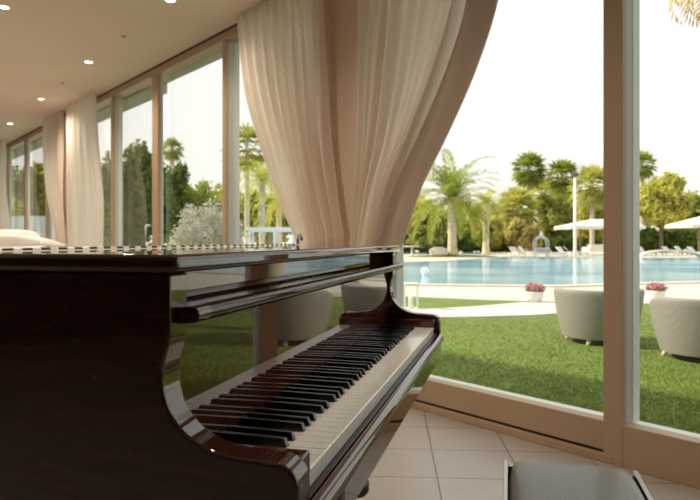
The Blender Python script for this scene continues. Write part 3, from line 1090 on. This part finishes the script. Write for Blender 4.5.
def np_mesh(name, V, k, m, parent=None, loc=None):
    """V: (n,k,3) polygons"""
    n = V.shape[0]
    if loc is not None: V = V - np.array(loc)
    me = bpy.data.meshes.new(name)
    me.vertices.add(n * k); me.loops.add(n * k); me.polygons.add(n)
    me.vertices.foreach_set('co', V.reshape(-1).astype(np.float32))
    me.loops.foreach_set('vertex_index', np.arange(n * k, dtype=np.int32))
    me.polygons.foreach_set('loop_start', np.arange(0, n * k, k, dtype=np.int32))
    me.polygons.foreach_set('loop_total', np.full(n, k, dtype=np.int32))
    me.materials.append(m)
    me.update(calc_edges=True)
    me.validate()
    o = bpy.data.objects.new(name, me); COL.objects.link(o)
    if parent is not None: o.parent = parent
    elif loc is not None: o.location = loc
    return o
g = np_mesh('grass', V, 3, M['grass'])
tag(g, 'short mown grass blades covering the near lawn', 'grass', kind='stuff')

# ------------------------------------------------------------------ plants
def leaf_cloud(blobs, n, size, seed, shell=.55, aspect=.55):
    rg = np.random.default_rng(seed)
    vol = np.array([b_[3] * b_[4] * b_[5] for b_ in blobs]) ** (2 / 3)
    idx = rg.choice(len(blobs), n, p=vol / vol.sum())
    B = np.array(blobs)[idx]
    d = rg.normal(size=(n, 3)); d /= np.linalg.norm(d, axis=1)[:, None]
    r = rg.uniform(shell, 1.05, n)
    # ragged outline
    r *= 1 + .18 * np.sin(d[:, 0] * 7 + B[:, 0]) * np.sin(d[:, 2] * 6 + B[:, 1])
    c = B[:, :3] + d * r[:, None] * B[:, 3:6]
    nrm = d * .6 + rg.normal(size=(n, 3)) * .6; nrm /= np.linalg.norm(nrm, axis=1)[:, None]
    a = np.cross(nrm, rg.normal(size=(n, 3))); a /= np.linalg.norm(a, axis=1)[:, None]
    e = np.cross(nrm, a)
    s = size * rg.uniform(.6, 1.4, n)
    V = np.stack([c - a * s[:, None], c - e * (s * aspect)[:, None], c + a * s[:, None], c + e * (s * aspect)[:, None]], 1)
    return V

def blob_crown(cx, cy, cz, rx, ry, rz, k, seed):
    rd = random.Random(seed)
    out = [(cx, cy, cz, rx * .72, ry * .72, rz * .72)]
    for _ in range(k):
        a = rd.uniform(0, 2 * PI); u = rd.uniform(-.75, .9)
        w = math.sqrt(max(0, 1 - u * u))
        s = rd.uniform(.26, .46)
        out.append((cx + rx * .72 * w * math.cos(a), cy + ry * .72 * w * math.sin(a), cz + rz * .75 * u, rx * s, ry * s, rz * s))
    return out

def tree(name, label, base, top_z, width, m, n, seed, low=.25, leaf=.16, cat='tree', trunk=True, k=14, group=None):
    x, y, z = base
    r = thing(name, label, cat, base, group=group)
    hgt = top_z - z
    z0 = z + hgt * low
    cz = (z0 + top_z) / 2
    bl = blob_crown(0, 0, cz - z, width / 2, width / 2, (top_z - z0) / 2, k, seed)
    np_mesh('crown', leaf_cloud(bl, n, leaf, seed), 4, m, r)
    if trunk:
        b = MB(); b.smooth = True
        tr = max(.05, width * .035)
        b.tube([(0, 0, -.05), (.03 * width * .2, 0, hgt * low * .6), (0, .02 * width, hgt * low + hgt * .2), (.02 * width, 0, hgt * .65)], [tr * 1.25, tr, tr * .8, tr * .3], 9)
        for q in range(4):
            a = q * 1.7 + seed
            b.tube([(0, 0, hgt * (low + .08)), (math.cos(a) * width * .16, math.sin(a) * width * .16, hgt * (low + .28)), (math.cos(a) * width * .28, math.sin(a) * width * .28, hgt * (low + .45))], [tr * .6, tr * .4, tr * .15], 6)
        b.build('trunk', M['bark'], r)
    return r

def frond_mesh(n_f, length, droop, leaflet, seed, up=(.0, 1.2), per=22, wid=.035, vee=.55):
    """feather-leaf crown: arching ribs carrying rows of leaflets"""
    rg = random.Random(seed)
    Q = []
    for i in range(n_f):
        az = i * 2.399963 + rg.uniform(-.2, .2)
        el = up[0] + (up[1] - up[0]) * ((i + .5) / n_f) ** .95 + rg.uniform(-.1, .1)
        L = length * rg.uniform(.85, 1.1)
        dr = droop * rg.uniform(.85, 1.15)
        pts = []
        p = Vector((0, 0, 0)); a = el
        h = Vector((math.cos(az), math.sin(az), 0))
        st = L / per
        for k in range(per + 1):
            pts.append(p.copy())
            p = p + (h * math.cos(a) + Vector((0, 0, 1)) * math.sin(a)) * st
            a -= dr / per * (1 + .6 * k / per)
        side = h.cross(Vector((0, 0, 1)))
        for k in range(1, per):
            d = (pts[k + 1] - pts[k - 1]).normalized()
            nrm = side.cross(d)
            s = math.sin(PI * min(1, (k / per) * .86 + .14)) ** .55
            ll = leaflet * L * s * rg.uniform(.85, 1.1)
            for sg in (-1, 1):
                t = (side * sg + d * .75 + nrm * vee * rg.uniform(.3, 1.0)).normalized()
                t = (t + Vector((rg.gauss(0, .07), rg.gauss(0, .07), -.25 + rg.gauss(0, .07)))).normalized()
                w = d * (wid * L * .5)
                a0 = pts[k]
                Q.append([a0 - w * .6, a0 + t * ll * .5 - w, a0 + t * ll, a0 + t * ll * .5 + w])
            rw = nrm * .006 * L + side * .006 * L
            Q.append([pts[k - 1] - side * .008 * L, pts[k - 1] + side * .008 * L, pts[k] + side * .006 * L, pts[k] - side * .006 * L])
    return np.array([[tuple(v) for v in q] for q in Q])

def fan_mesh(n_f, petiole, blade, seed, up=(-1.1, 1.45), blades=11):
    """fan-leaf crown: each leaf a stalk with a spread of pointed blades"""
    rg = random.Random(seed)
    Q = []
    for i in range(n_f):
        az = i * 2.399963 + rg.uniform(-.2, .2)
        el = up[0] + (up[1] - up[0]) * ((i + .5) / n_f) + rg.uniform(-.12, .12)
        d = Vector((math.cos(az) * math.cos(el), math.sin(az) * math.cos(el), math.sin(el)))
        side = Vector((-math.sin(az), math.cos(az), 0))
        nrm = side.cross(d)
        e = d * petiole * rg.uniform(.8, 1.1)
        Q.append([-side * .02 * blade, side * .02 * blade, e + side * .02 * blade, e - side * .02 * blade])
        for k in range(blades):
            a = (k / (blades - 1) - .5) * 2.6
            t = (d * math.cos(a) + side * math.sin(a) + Vector((0, 0, -.28))).normalized()
            ll = blade * (1 - .25 * abs(a) / 1.3) * rg.uniform(.85, 1.1)
            w = (side * math.cos(a) - d * math.sin(a)) * blade * .062
            tip = e + t * ll + Vector((0, 0, -.14 * ll))
            Q.append([e, e + t * ll * .5 - w, tip, e + t * ll * .5 + w])
    return np.array([[tuple(v) for v in q] for q in Q])

def palm(label, base, crown_z, tr, m, seed, kind='date', size=2.6, n_f=46, group=None, droop=1.5, up=(-.15, 1.35), leaflet=.2, wid=.03, per=22):
    r = thing('palm_tree', label, 'palm', base, group=group)
    h = crown_z - base[2]
    b = MB(); b.smooth = True
    prof = []
    k = 26
    for i in range(k + 1):
        s = i / k
        w = tr * (1.25 - .35 * min(1, s * 6) if s < .17 else .90 + .12 * max(0, (s - .8) / .2))
        prof.append((w * (1 + (.05 if i % 2 else -.03)), s * h))
    prof.append((tr * .5, h + tr * .8))
    b.lathe(prof, n=14)
    b.build('trunk', M['trunk'], r)
    if kind == 'date':
        V = frond_mesh(n_f, size, droop, leaflet, seed, up=up, wid=wid, per=per)
    else:
        V = fan_mesh(n_f, size * .45, size * .52, seed, blades=10)
    V = V + np.array([0, 0, h + tr * .4])
    np_mesh('crown', V, 4, m, r)
    return r

# palm on the small island
pi = on_ground(455, 257.4)
p0 = (pi.x, 55.5, G + .12)
b = MB(); b.smooth = True
b.lathe([(4.2, G + .021), (3.6, G + .10), (2.2, G + .17), (.3, G + .20)], (pi.x, 55.8), 28, sy=.35)
struct(b.build('ground_island', M['lawn']), 'small grassy mound under the date palm', 'mound')
palm('big date palm with arching fronds on the island of the pool', (p0[0], 55.5, G + .15), at(455, 200, 55.5).z, .44, M['palm'], 3, size=5.5, n_f=50, droop=1.12, up=(-.45, 1.5), leaflet=.15, wid=.028, per=36)
b = MB(); soft_box(b, (0, 0, .38), (.75, .5, .42), 2.6, 20, 12, .10, 3)
q = on_ground(443, 258.0)
o = b.build('boulder', M['rock'], fix=False); o.location = (q.x, 54.9, G + .10)
tag(o, 'pale boulder lying at the foot of the big date palm', 'boulder')

# palms and trees on the far shore: (pixel x, top row of crown centre, depth, ...)
def shore_palm(label, px, py, Y, m, seed, kind, size, n_f, tr=.28, **kw):
    q = at(px, py, Y)
    return palm(label, (q.x, Y, G + .02), q.z, tr, m, seed, kind=kind, size=size, n_f=n_f, **kw)
shore_palm('tall fan palm standing above the trees left of the lamp post', 529, 171, 84, M['palm'], 11, 'fan', 3.2, 90, .34)
shore_palm('fan palm whose crown shows just left of the lamp post top', 562, 178, 88, M['palm'], 12, 'fan', 3.3, 80, .30)
shore_palm('pale fan palm right of the lamp post, above the parasol', 592, 188, 76, M['palm_light'], 13, 'fan', 3.6, 80, .30)
shore_palm('slender palm at the left edge of the right hand window pane', 642, 166, 92, M['palm'], 14, 'fan', 2.8, 60, .30)
shore_palm('low feathery palm behind the big date palm, to its right', 486, 206, 63, M['palm_light'], 15, 'date', 2.8, 40, .36, droop=1.2)
shore_palm('low feathery palm at the edge of the swept curtain', 420, 211, 92, M['palm_light'], 16, 'date', 4.4, 44, .40, droop=1.2)
shore_palm('broad bushy fan palm rising behind the white garden arch', 517, 211, 75, M['palm_light'], 18, 'fan', 3.6, 90, .4)
shore_palm('small fan palm between the tall palm and the arched frame', 541, 196, 96, M['palm_light'], 17, 'fan', 3.2, 60, .32)

def shore_tree(label, px, py_top, wpx, Y, m, n, seed, low=.2, leaf=.34, **kw):
    q = at(px, py_top, Y)
    return tree('broadleaf_tree', label, (q.x, Y, G + .0), q.z, wpx * Y / F, m, n, seed, low=low, leaf=leaf, **kw)
# three staggered rows
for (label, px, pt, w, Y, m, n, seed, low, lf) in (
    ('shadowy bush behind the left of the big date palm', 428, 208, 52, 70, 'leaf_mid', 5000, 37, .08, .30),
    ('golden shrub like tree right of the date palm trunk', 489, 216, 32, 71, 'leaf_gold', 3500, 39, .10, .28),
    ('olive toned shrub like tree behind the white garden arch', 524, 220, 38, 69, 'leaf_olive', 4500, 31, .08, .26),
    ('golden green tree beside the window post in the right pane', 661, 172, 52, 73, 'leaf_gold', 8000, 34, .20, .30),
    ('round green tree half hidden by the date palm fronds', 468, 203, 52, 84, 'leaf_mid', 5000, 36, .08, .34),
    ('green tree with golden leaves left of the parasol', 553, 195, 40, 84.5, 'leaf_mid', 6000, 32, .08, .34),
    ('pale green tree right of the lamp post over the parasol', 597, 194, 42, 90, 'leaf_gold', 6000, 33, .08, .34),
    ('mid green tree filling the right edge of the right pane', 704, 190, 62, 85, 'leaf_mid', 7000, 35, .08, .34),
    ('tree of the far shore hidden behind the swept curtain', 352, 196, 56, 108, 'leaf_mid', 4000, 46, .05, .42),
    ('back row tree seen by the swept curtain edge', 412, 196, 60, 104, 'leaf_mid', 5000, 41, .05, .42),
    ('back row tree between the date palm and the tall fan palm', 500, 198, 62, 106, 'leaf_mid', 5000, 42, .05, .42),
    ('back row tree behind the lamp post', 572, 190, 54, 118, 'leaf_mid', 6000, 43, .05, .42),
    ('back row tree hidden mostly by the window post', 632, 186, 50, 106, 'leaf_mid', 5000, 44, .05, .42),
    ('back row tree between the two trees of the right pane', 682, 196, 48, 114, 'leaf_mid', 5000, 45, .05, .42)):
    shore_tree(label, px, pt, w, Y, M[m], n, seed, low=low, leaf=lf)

def hedge(label, px0, px1, py_top, Y, m, seed, n=5000):
    a, c = at(px0, py_top, Y), at(px1, py_top, Y)
    h = (a.z - G)
    L = c.x - a.x
    k = max(3, int(L / (h * 1.0)))
    bl = [((i + .5) / k * L - L / 2, random.Random(seed + i).uniform(-.4, .4), h * .48, L / k * .75, h * .5, h * .52) for i in range(k)]
    o = np_mesh('hedge', leaf_cloud(bl, n, .26, seed, .7), 4, m)
    o.location = ((a.x + c.x) / 2, Y, G + .02)
    return tag(o, label, 'hedge')
hedge('dark clipped hedge behind the island palm', 396, 520, 234, 77.5, M['leaf_dark'], 51, 7000)
hedge('dark hedge behind the parasol', 535, 610, 238, 79, M['leaf_dark'], 52, 5000)
hedge('dark hedge in the right pane under the parasol', 634, 712, 229, 79, M['leaf_dark'], 53, 6000)

# trees seen through the left windows
def near_tree(name, label, px, py_top, wpx, Y, m, n, seed, **kw):
    q = at(px, py_top, Y)
    return tree(name, label, (q.x, Y, G), q.z, wpx * Y / F, m, n, seed, **kw)
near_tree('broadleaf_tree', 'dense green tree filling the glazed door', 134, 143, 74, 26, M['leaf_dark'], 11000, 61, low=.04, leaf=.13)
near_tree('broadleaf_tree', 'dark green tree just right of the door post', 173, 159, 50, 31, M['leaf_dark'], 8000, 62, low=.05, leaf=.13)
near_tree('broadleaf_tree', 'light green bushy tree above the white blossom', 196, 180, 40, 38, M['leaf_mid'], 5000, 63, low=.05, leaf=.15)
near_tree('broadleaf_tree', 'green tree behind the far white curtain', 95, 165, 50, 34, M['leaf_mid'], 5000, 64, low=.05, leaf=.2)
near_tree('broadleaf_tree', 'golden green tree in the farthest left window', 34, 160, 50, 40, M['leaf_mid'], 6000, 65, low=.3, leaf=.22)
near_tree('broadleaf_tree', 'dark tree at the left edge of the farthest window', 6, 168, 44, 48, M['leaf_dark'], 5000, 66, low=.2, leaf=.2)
q = at(172, 151, 42)
palm('fan palm rising above the dark trees in the left window', (q.x, 42, G), q.z, .17, M['palm'], 71, kind='fan', size=1.05, n_f=60)
near_tree('flowering_shrub', 'large white blossoming shrub outside the left window', 204, 200, 76, 17, M['blossom'], 7500, 72, low=.05, leaf=.05, cat='shrub', k=22)
# palms right of the big post
q = at(247, 150, 45); palm('slim palm close to the grey window post', (q.x, 45, G), q.z, .2, M['palm'], 73, kind='fan', size=2.3, n_f=40)
q = at(262, 182, 40); palm('pale drooping palm beside the left tied curtain', (q.x, 40, G), q.z, .2, M['palm_light'], 74, kind='date', size=2.5, n_f=44, droop=1.5)
q = at(279, 205, 50); palm('pale palm half hidden by the left tied curtain', (q.x, 50, G), q.z, .25, M['palm_light'], 75, kind='date', size=2.6, n_f=40)
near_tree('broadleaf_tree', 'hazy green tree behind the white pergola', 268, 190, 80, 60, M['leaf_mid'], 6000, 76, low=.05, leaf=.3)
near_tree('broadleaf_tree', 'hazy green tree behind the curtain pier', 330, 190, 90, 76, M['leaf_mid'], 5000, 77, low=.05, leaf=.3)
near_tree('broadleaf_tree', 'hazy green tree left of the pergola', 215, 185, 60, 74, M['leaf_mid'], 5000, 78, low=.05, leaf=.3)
# dry frond hanging in from a palm just beyond the right edge
palm('palm with dry yellow fronds hanging into the upper right corner', (5.20, 8.6, G), 4.72, .17, M['palm_dry'], 81, size=1.25, n_f=40, droop=2.4, up=(-.9, 1.1))

# white pergola beyond the left windows
pa = at(246, 229, 30); pc = at(296, 229, 30)
per = thing('pergola', 'white flat pergola seen below the left tied curtain', 'pergola', ((pa.x + pc.x) / 2, 30.6, G))
wx = (pc.x - pa.x) / 2
b = MB(); b.box((-wx, -.6, 1.86), (wx, .6, 2.0 + .08)); b.build('roof_slab', M['white_metal'], per, bevel=.02)
for x in (-wx + .15, 0.15, wx - .15):
    for y in (-.5, .5):
        b = MB(); b.box((x - .05, y - .05, 0), (x + .05, y + .05, 1.86)); b.build('post', M['white_metal'], per)
# pale garden wall in the far left windows
a, c = at(0, 216, 36), at(44, 216, 36)
b = MB(); b.box((a.x - 3, 36, G), (c.x + .6, 36.3, a.z))
struct(b.build('wall_garden', M['render_wall']), 'pale rendered garden wall beyond the far left window', 'wall')

# ------------------------------------------------------------------ garden furniture
def tub_chair(label, x, y, rz, first=[None]):
    if first[0] is not None:
        r = copy_tree(first[0]); r.location = (x, y, G); r.rotation_euler = (0, 0, rz); r['label'] = label
        return r
    r = thing('tub_chair', label, 'chair', (x, y, G), rz, 'wicker tub chairs on the lawn')
    # shell: high round back, opening towards +y
    RO, RB, TK = .610, .485, .055
    def shell(i, j):
        # i around, j: outside up, over the rim, inside down
        a = 2 * PI * i
        f = max(0.0, math.sin(a))                     # 1 at the open front
        top = .745 - .20 * f ** 2.2
        if j < .42:
            s = j / .42
            z = .085 + (top - .085) * s
            rr = RB + (RO - RB) * (s ** .9) + .012 * math.sin(PI * s)
        elif j < .58:
            s = (j - .42) / .16
            rr = RO - TK / 2 + TK / 2 * math.cos(PI * s)
            z = top + TK / 2 * math.sin(PI * s)
        else:
            s = (j - .58) / .42
            z = top + (.36 - top) * s
            rr = (RO - TK) + (RB - .03 - (RO - TK)) * s
        return (rr * math.cos(a), rr * math.sin(a), z)
    b = MB(); b.smooth = True; b.grid(shell, 56, 24)
    b.build('shell', M['wicker'], r, fix=False)
    b = MB(); b.smooth = True; b.lathe([(.40, .084), (.473, .086), (.47, .10), (.40, .12)], n=40); b.build('base_ring', M['wicker'], r)
    b = MB(); soft_box(b, (0, .02, .37), (.44, .44, .075), 3.2, 28, 12, .01, 5); b.build('seat_cushion', M['cushion'], r, fix=False)
    for k in range(4):
        a = PI / 4 + k * PI / 2
        b = MB(); b.smooth = True
        b.tube([(.385 * math.cos(a), .385 * math.sin(a), .088), (.43 * math.cos(a), .43 * math.sin(a), .045), (.455 * math.cos(a), .455 * math.sin(a), .0)], [.036, .030, .020], 10)
        b.build('foot', M['white_metal'], r)
    first[0] = r
    return r
c1 = on_ground(599, 343)
tub_chair('grey wicker tub chair left of the window post, partly hidden by it', at(598, 300, 9.05).x, 9.05, .12)
tub_chair('grey wicker tub chair in the right pane, cut off by the frame edge', at(704, 300, 7.75).x, 7.75, .35)
tub_chair('grey wicker tub chair on the lawn beyond the right edge of view', 6.6, 5.2, -.5)
tub_chair('grey wicker tub chair on the lawn mirrored in the piano', 4.9, 4.25, -.2)

def planter(label, x, y, first=[None]):
    if first[0] is not None:
        r = copy_tree(first[0]); r.location = (x, y, G + .02); r['label'] = label; r.rotation_euler = (0, 0, 1.3)
        return r
    r = thing('flower_planter', label, 'planter', (x, y, G + .02), group='white planters with pink flowers')
    b = MB(); b.smooth = True
    b.lathe([(.13, 0), (.15, .01), (.185, .10), (.205, .20), (.215, .235), (.20, .245), (.185, .225), (.17, .20)], n=28)
    b.build('pot', M['ceramic'], r)
    np_mesh('foliage', leaf_cloud([(0, 0, .27, .20, .20, .08)], 500, .03, 5), 4, M['leaf_mid'], r)
    np_mesh('blossom', leaf_cloud([(0, 0, .32, .235, .235, .10), (.1, 0, .35, .1, .1, .06), (-.1, .05, .34, .1, .1, .06)], 900, .026, 6, aspect=.9), 4, M['petal'], r)
    first[0] = r
    return r
q = on_ground(534.5, 302.6); planter('white round planter with pink flowers left of the tub chair', q.x, q.y)
q = on_ground(656, 301.5); planter('white planter with pink flowers peeping over the right tub chair', q.x, q.y)

# glass lantern by the path
q = on_ground(411, 309.4)
la = thing('garden_lantern', 'white framed glass lantern on the lawn behind the piano', 'lantern', (q.x, q.y, G))
hw, hh_ = .145, .56
b = MB(); b.box((-hw, -hw, 0), (hw, hw, .035)); b.box((-hw, -hw, hh_ - .03), (hw, hw, hh_)); b.build('lantern_base', M['white_metal'], la, bevel=.006)
for sx_ in (-1, 1):
    for sy_ in (-1, 1):
        b = MB(); b.box((sx_ * hw - (.02 if sx_ > 0 else 0), sy_ * hw - (.02 if sy_ > 0 else 0), .035), (sx_ * hw + (.02 if sx_ < 0 else 0), sy_ * hw + (.02 if sy_ < 0 else 0), hh_ - .03)); b.build('corner_post', M['white_metal'], la)
b = MB(); b.box((-hw + .02, -hw + .006, .036), (hw - .02, -hw + .010, hh_ - .031)); b.build('lantern_pane', M['clear'], la)
b = MB(); b.smooth = True; b.lathe([(.05, .036), (.05, .27), (.045, .275)], n=18); b.build('candle', M['globe'], la)

# white globe floating in the pool
q = at(425, 273, 19.8 + 5.5)
Yg = 25.4
b = MB(); b.smooth = True
q = at(425, 272.5, Yg)
b.lathe([(.10, .0), (.13, .02), (.10, .05)], n=18)
gl = thing('floating_globe', 'white globe light floating in the pool below the boulder', 'globe light', (q.x, Yg, G + .012))
b.build('float_ring', M['white_metal'], gl)
b = MB(); b.smooth = True; b.ball((0, 0, .20), .17, 24); b.build('globe', M['globe'], gl)

# lamp post, arched frame, parasols, loungers, tables on the far shore
q = on_ground(575, 257)
lp = thing('lamp_post', 'tall slim white lamp post beside the parasol', 'lamp post', (at(575, 250, 58).x, 58, G + .02))
zt = at(575, 177, 58).z - G
b = MB(); b.smooth = True; b.lathe([(.22, 0), (.22, .08), (.16, .12), (.15, 1.0), (.12, zt)], n=14); b.build('pole', M['white_metal'], lp)
b = MB(); b.smooth = True; b.lathe([(.14, zt), (.26, zt + .05), (.30, zt + .16), (.22, zt + .28), (.05, zt + .34)], n=16); b.build('lamp_head', M['leaf_dark'] if False else M['darkmetal'], lp)

fx = at(541, 250, 54.8).x
af = thing('garden_trellis', 'white arched garden frame with a pointed finial by the far pool edge', 'garden arch', (fx, 54.8, G + .02))
hw = 13.0 / 2 * 54.8 / F
hz = at(541, 237, 54.8).z - G
b = MB(); b.smooth = True
for y in (-.35, .35):
    pts = [(-hw, y, 0), (-hw, y, hz * .66)] + [(-hw * math.cos(math.radians(a)), y, hz * .66 + hz * .34 * math.sin(math.radians(a))) for a in range(20, 180, 20)] + [(hw, y, hz * .66), (hw, y, 0)]
    b.tube(pts, .042, 8)
b.build('arch_tube', M['white_metal'], af)
b = MB(); b.smooth = True
for y in (-.35, .35):
    for z in (.35, .75):
        b.tube([(-hw, y, z), (hw, y, z)], .035, 6)
    for k in range(1, 7):
        b.tube([(-hw + 2 * hw * k / 7, y, .35), (-hw + 2 * hw * k / 7, y, .75)], .022, 6)
b.build('rail_panel', M['white_metal'], af)
b = MB(); b.smooth = True; b.lathe([(.05, hz), (.16, hz + .08), (.19, hz + .18), (.11, hz + .30), (.03, hz + .50)], n=14)
b.build('finial', M['white_metal'], af)
b = MB(); b.box((-.06, -.37, hz - .05), (.06, .37, hz + .02)); b.build('cross_bar', M['white_metal'], af)

def parasol(label, px, pyt, pyb, wpx, Y, rows):
    c = at(px, pyb, Y); tz_ = at(px, pyt, Y).z - G; bz = c.z - G
    hw = wpx / 2 * Y / F
    r = thing('parasol', label, 'parasol', (c.x, Y, G + .02), group='flat white parasols')
    b = MB()
    n = 4
    vs = [(-hw, -hw * .7, bz), (hw, -hw * .7, bz), (hw, hw * .7, bz), (-hw, hw * .7, bz), (-hw, -hw * .7, bz + .30), (hw, -hw * .7, bz + .30), (hw, hw * .7, bz + .30), (-hw, hw * .7, bz + .30), (-hw * .2, -.2, tz_), (hw * .2, -.2, tz_), (hw * .2, .2, tz_), (-hw * .2, .2, tz_)]
    b.add(vs, [(0, 1, 5, 4), (1, 2, 6, 5), (2, 3, 7, 6), (3, 0, 4, 7), (4, 5, 9, 8), (5, 6, 10, 9), (6, 7, 11, 10), (7, 4, 8, 11), (8, 9, 10, 11)])
    b.build('canopy', M['parasol'], r)
    for x in rows:
        b = MB(); b.smooth = True
        b.tube([(x * hw, 0, 0), (x * hw, 0, bz + (tz_ - bz) * .4)], .075, 8)
        b.build('pole', M['wood'], r)
    return r
parasol('wide white parasol behind the lamp post', 598, 219.5, 229.5, 72, 61, (-.5, .12, .62))
parasol('white parasol at the right edge of the right pane', 716, 214.5, 228.0, 76, 60, (-.45, .4))

def lounger(label, px, Y, rz, m, first={}):
    x = at(px, 250, Y).x
    if m in first:
        r = copy_tree(first[m]); r.location = (x, Y, G + .02); r.rotation_euler = (0, 0, rz); r['label'] = label
        return r
    r = thing('sun_lounger', label, 'sun lounger', (x, Y, G + .02), rz, 'sun loungers on the far shore')
    b = MB(); b.box((-.33, -.95, .24), (.33, .95, .30)); b.build('frame', M[m], r, bevel=.01)
    b = MB(); b.box((-.31, -.93, .301), (.31, .30, .39)); b.build('mattress', M['cushion'], r, bevel=.02)
    b = MB()
    b.add([(-.31, .30, .30), (.31, .30, .30), (.31, .40, .38), (-.31, .40, .38), (-.31, .80, .86), (.31, .80, .86), (.31, .88, .80), (-.31, .88, .80)], [(0, 1, 5, 4), (1, 2, 6, 5), (2, 3, 7, 6), (3, 0, 4, 7), (4, 5, 6, 7), (3, 2, 1, 0)])
    b.build('backrest', M['cushion'], r)
    for x_ in (-.29, .29):
        for y_ in (-.85, .80):
            b = MB(); b.box((x_ - .03, y_ - .03, 0), (x_ + .03, y_ + .03, .24)); b.build('leg', M[m], r)
    first[m] = r
    return r
for px, Y, rz, lab in ((517, 56.6, .3, 'white sun lounger farthest left of the garden arch'), (528, 58.6, .9, 'white sun lounger behind and left of the garden arch'),
                       (557, 55.2, 1.2, 'white sun lounger just right of the garden arch'), (565, 57.6, .5, 'white sun lounger left of the lamp post'),
                       (573, 60.2, 1.3, 'white sun lounger just behind the lamp post'), (585, 55.6, -.4, 'white sun lounger right of the lamp post, near the pool edge'),
                       (597, 57.2, .9, 'white sun lounger beside the draped counter')):
    lounger(lab, px, Y, rz, 'white_metal')
for px, Y, rz, lab in ((672, 61, .5, 'wooden sun lounger in the right pane below the golden tree'), (684, 63.4, .5, 'wooden sun lounger in the middle of the right pane row'),
                       (698, 57.2, .5, 'wooden sun lounger at the right end of the row in the right pane'), (646, 58, .4, 'wooden sun lounger next to the window post')):
    lounger(lab, px, Y, rz, 'wood')
# white draped counter under the parasol, white table by the inlet
x0, x1 = at(589, 250, 59.5).x, at(608, 250, 59.5).x
b = MB(); b.box((-(x1 - x0) / 2, -.4, 0), ((x1 - x0) / 2, .4, 1.0)); b.box((-(x1 - x0) / 2 - .05, -.45, 1.0), ((x1 - x0) / 2 + .05, .45, 1.06))
o = b.build('counter', M['parasol'], bevel=.02); o.location = ((x0 + x1) / 2, 59.5, G + .02)
tag(o, 'long white draped counter under the wide parasol', 'counter')
tb = thing('garden_table', 'small white table by the inlet left of the boulder', 'table', (at(412, 250, 56.5).x, 56.5, G + .02))
b = MB(); b.smooth = True; b.lathe([(.70, .86), (.74, .88), (.74, .92), (.70, .94)], n=24); b.build('table_top', M['white_metal'], tb)
b = MB(); b.smooth = True; b.lathe([(.36, 0), (.36, .05), (.10, .10), (.09, .86)], n=18); b.build('pedestal', M['white_metal'], tb)
# low white arched footbridge over the pool, right pane
bx = at(670, 258, 50)
fb = thing('arched_bridge', 'low white arched footbridge over the pool in the right pane', 'footbridge', (bx.x, 50.0, G + .02))
hwb = 31 * 50 / F
hb_ = at(670, 250.8, 50).z - G - .05
b = MB()
N = 20
vs, fs = [], []
for i in range(N + 1):
    a = PI * i / N
    for (dy, dz) in ((-.45, .0), (.45, .0), (.45, .13), (-.45, .13)):
        vs.append((-hwb * math.cos(a), dy, hb_ * math.sin(a) + dz))
for i in range(N):
    for k in range(4):
        fs.append((i * 4 + k, i * 4 + (k + 1) % 4, (i + 1) * 4 + (k + 1) % 4, (i + 1) * 4 + k))
fs += [(0, 1, 2, 3), (N * 4 + 3, N * 4 + 2, N * 4 + 1, N * 4)]
b.add(vs, fs)
b.build('arched_deck', M['paving'], fb)
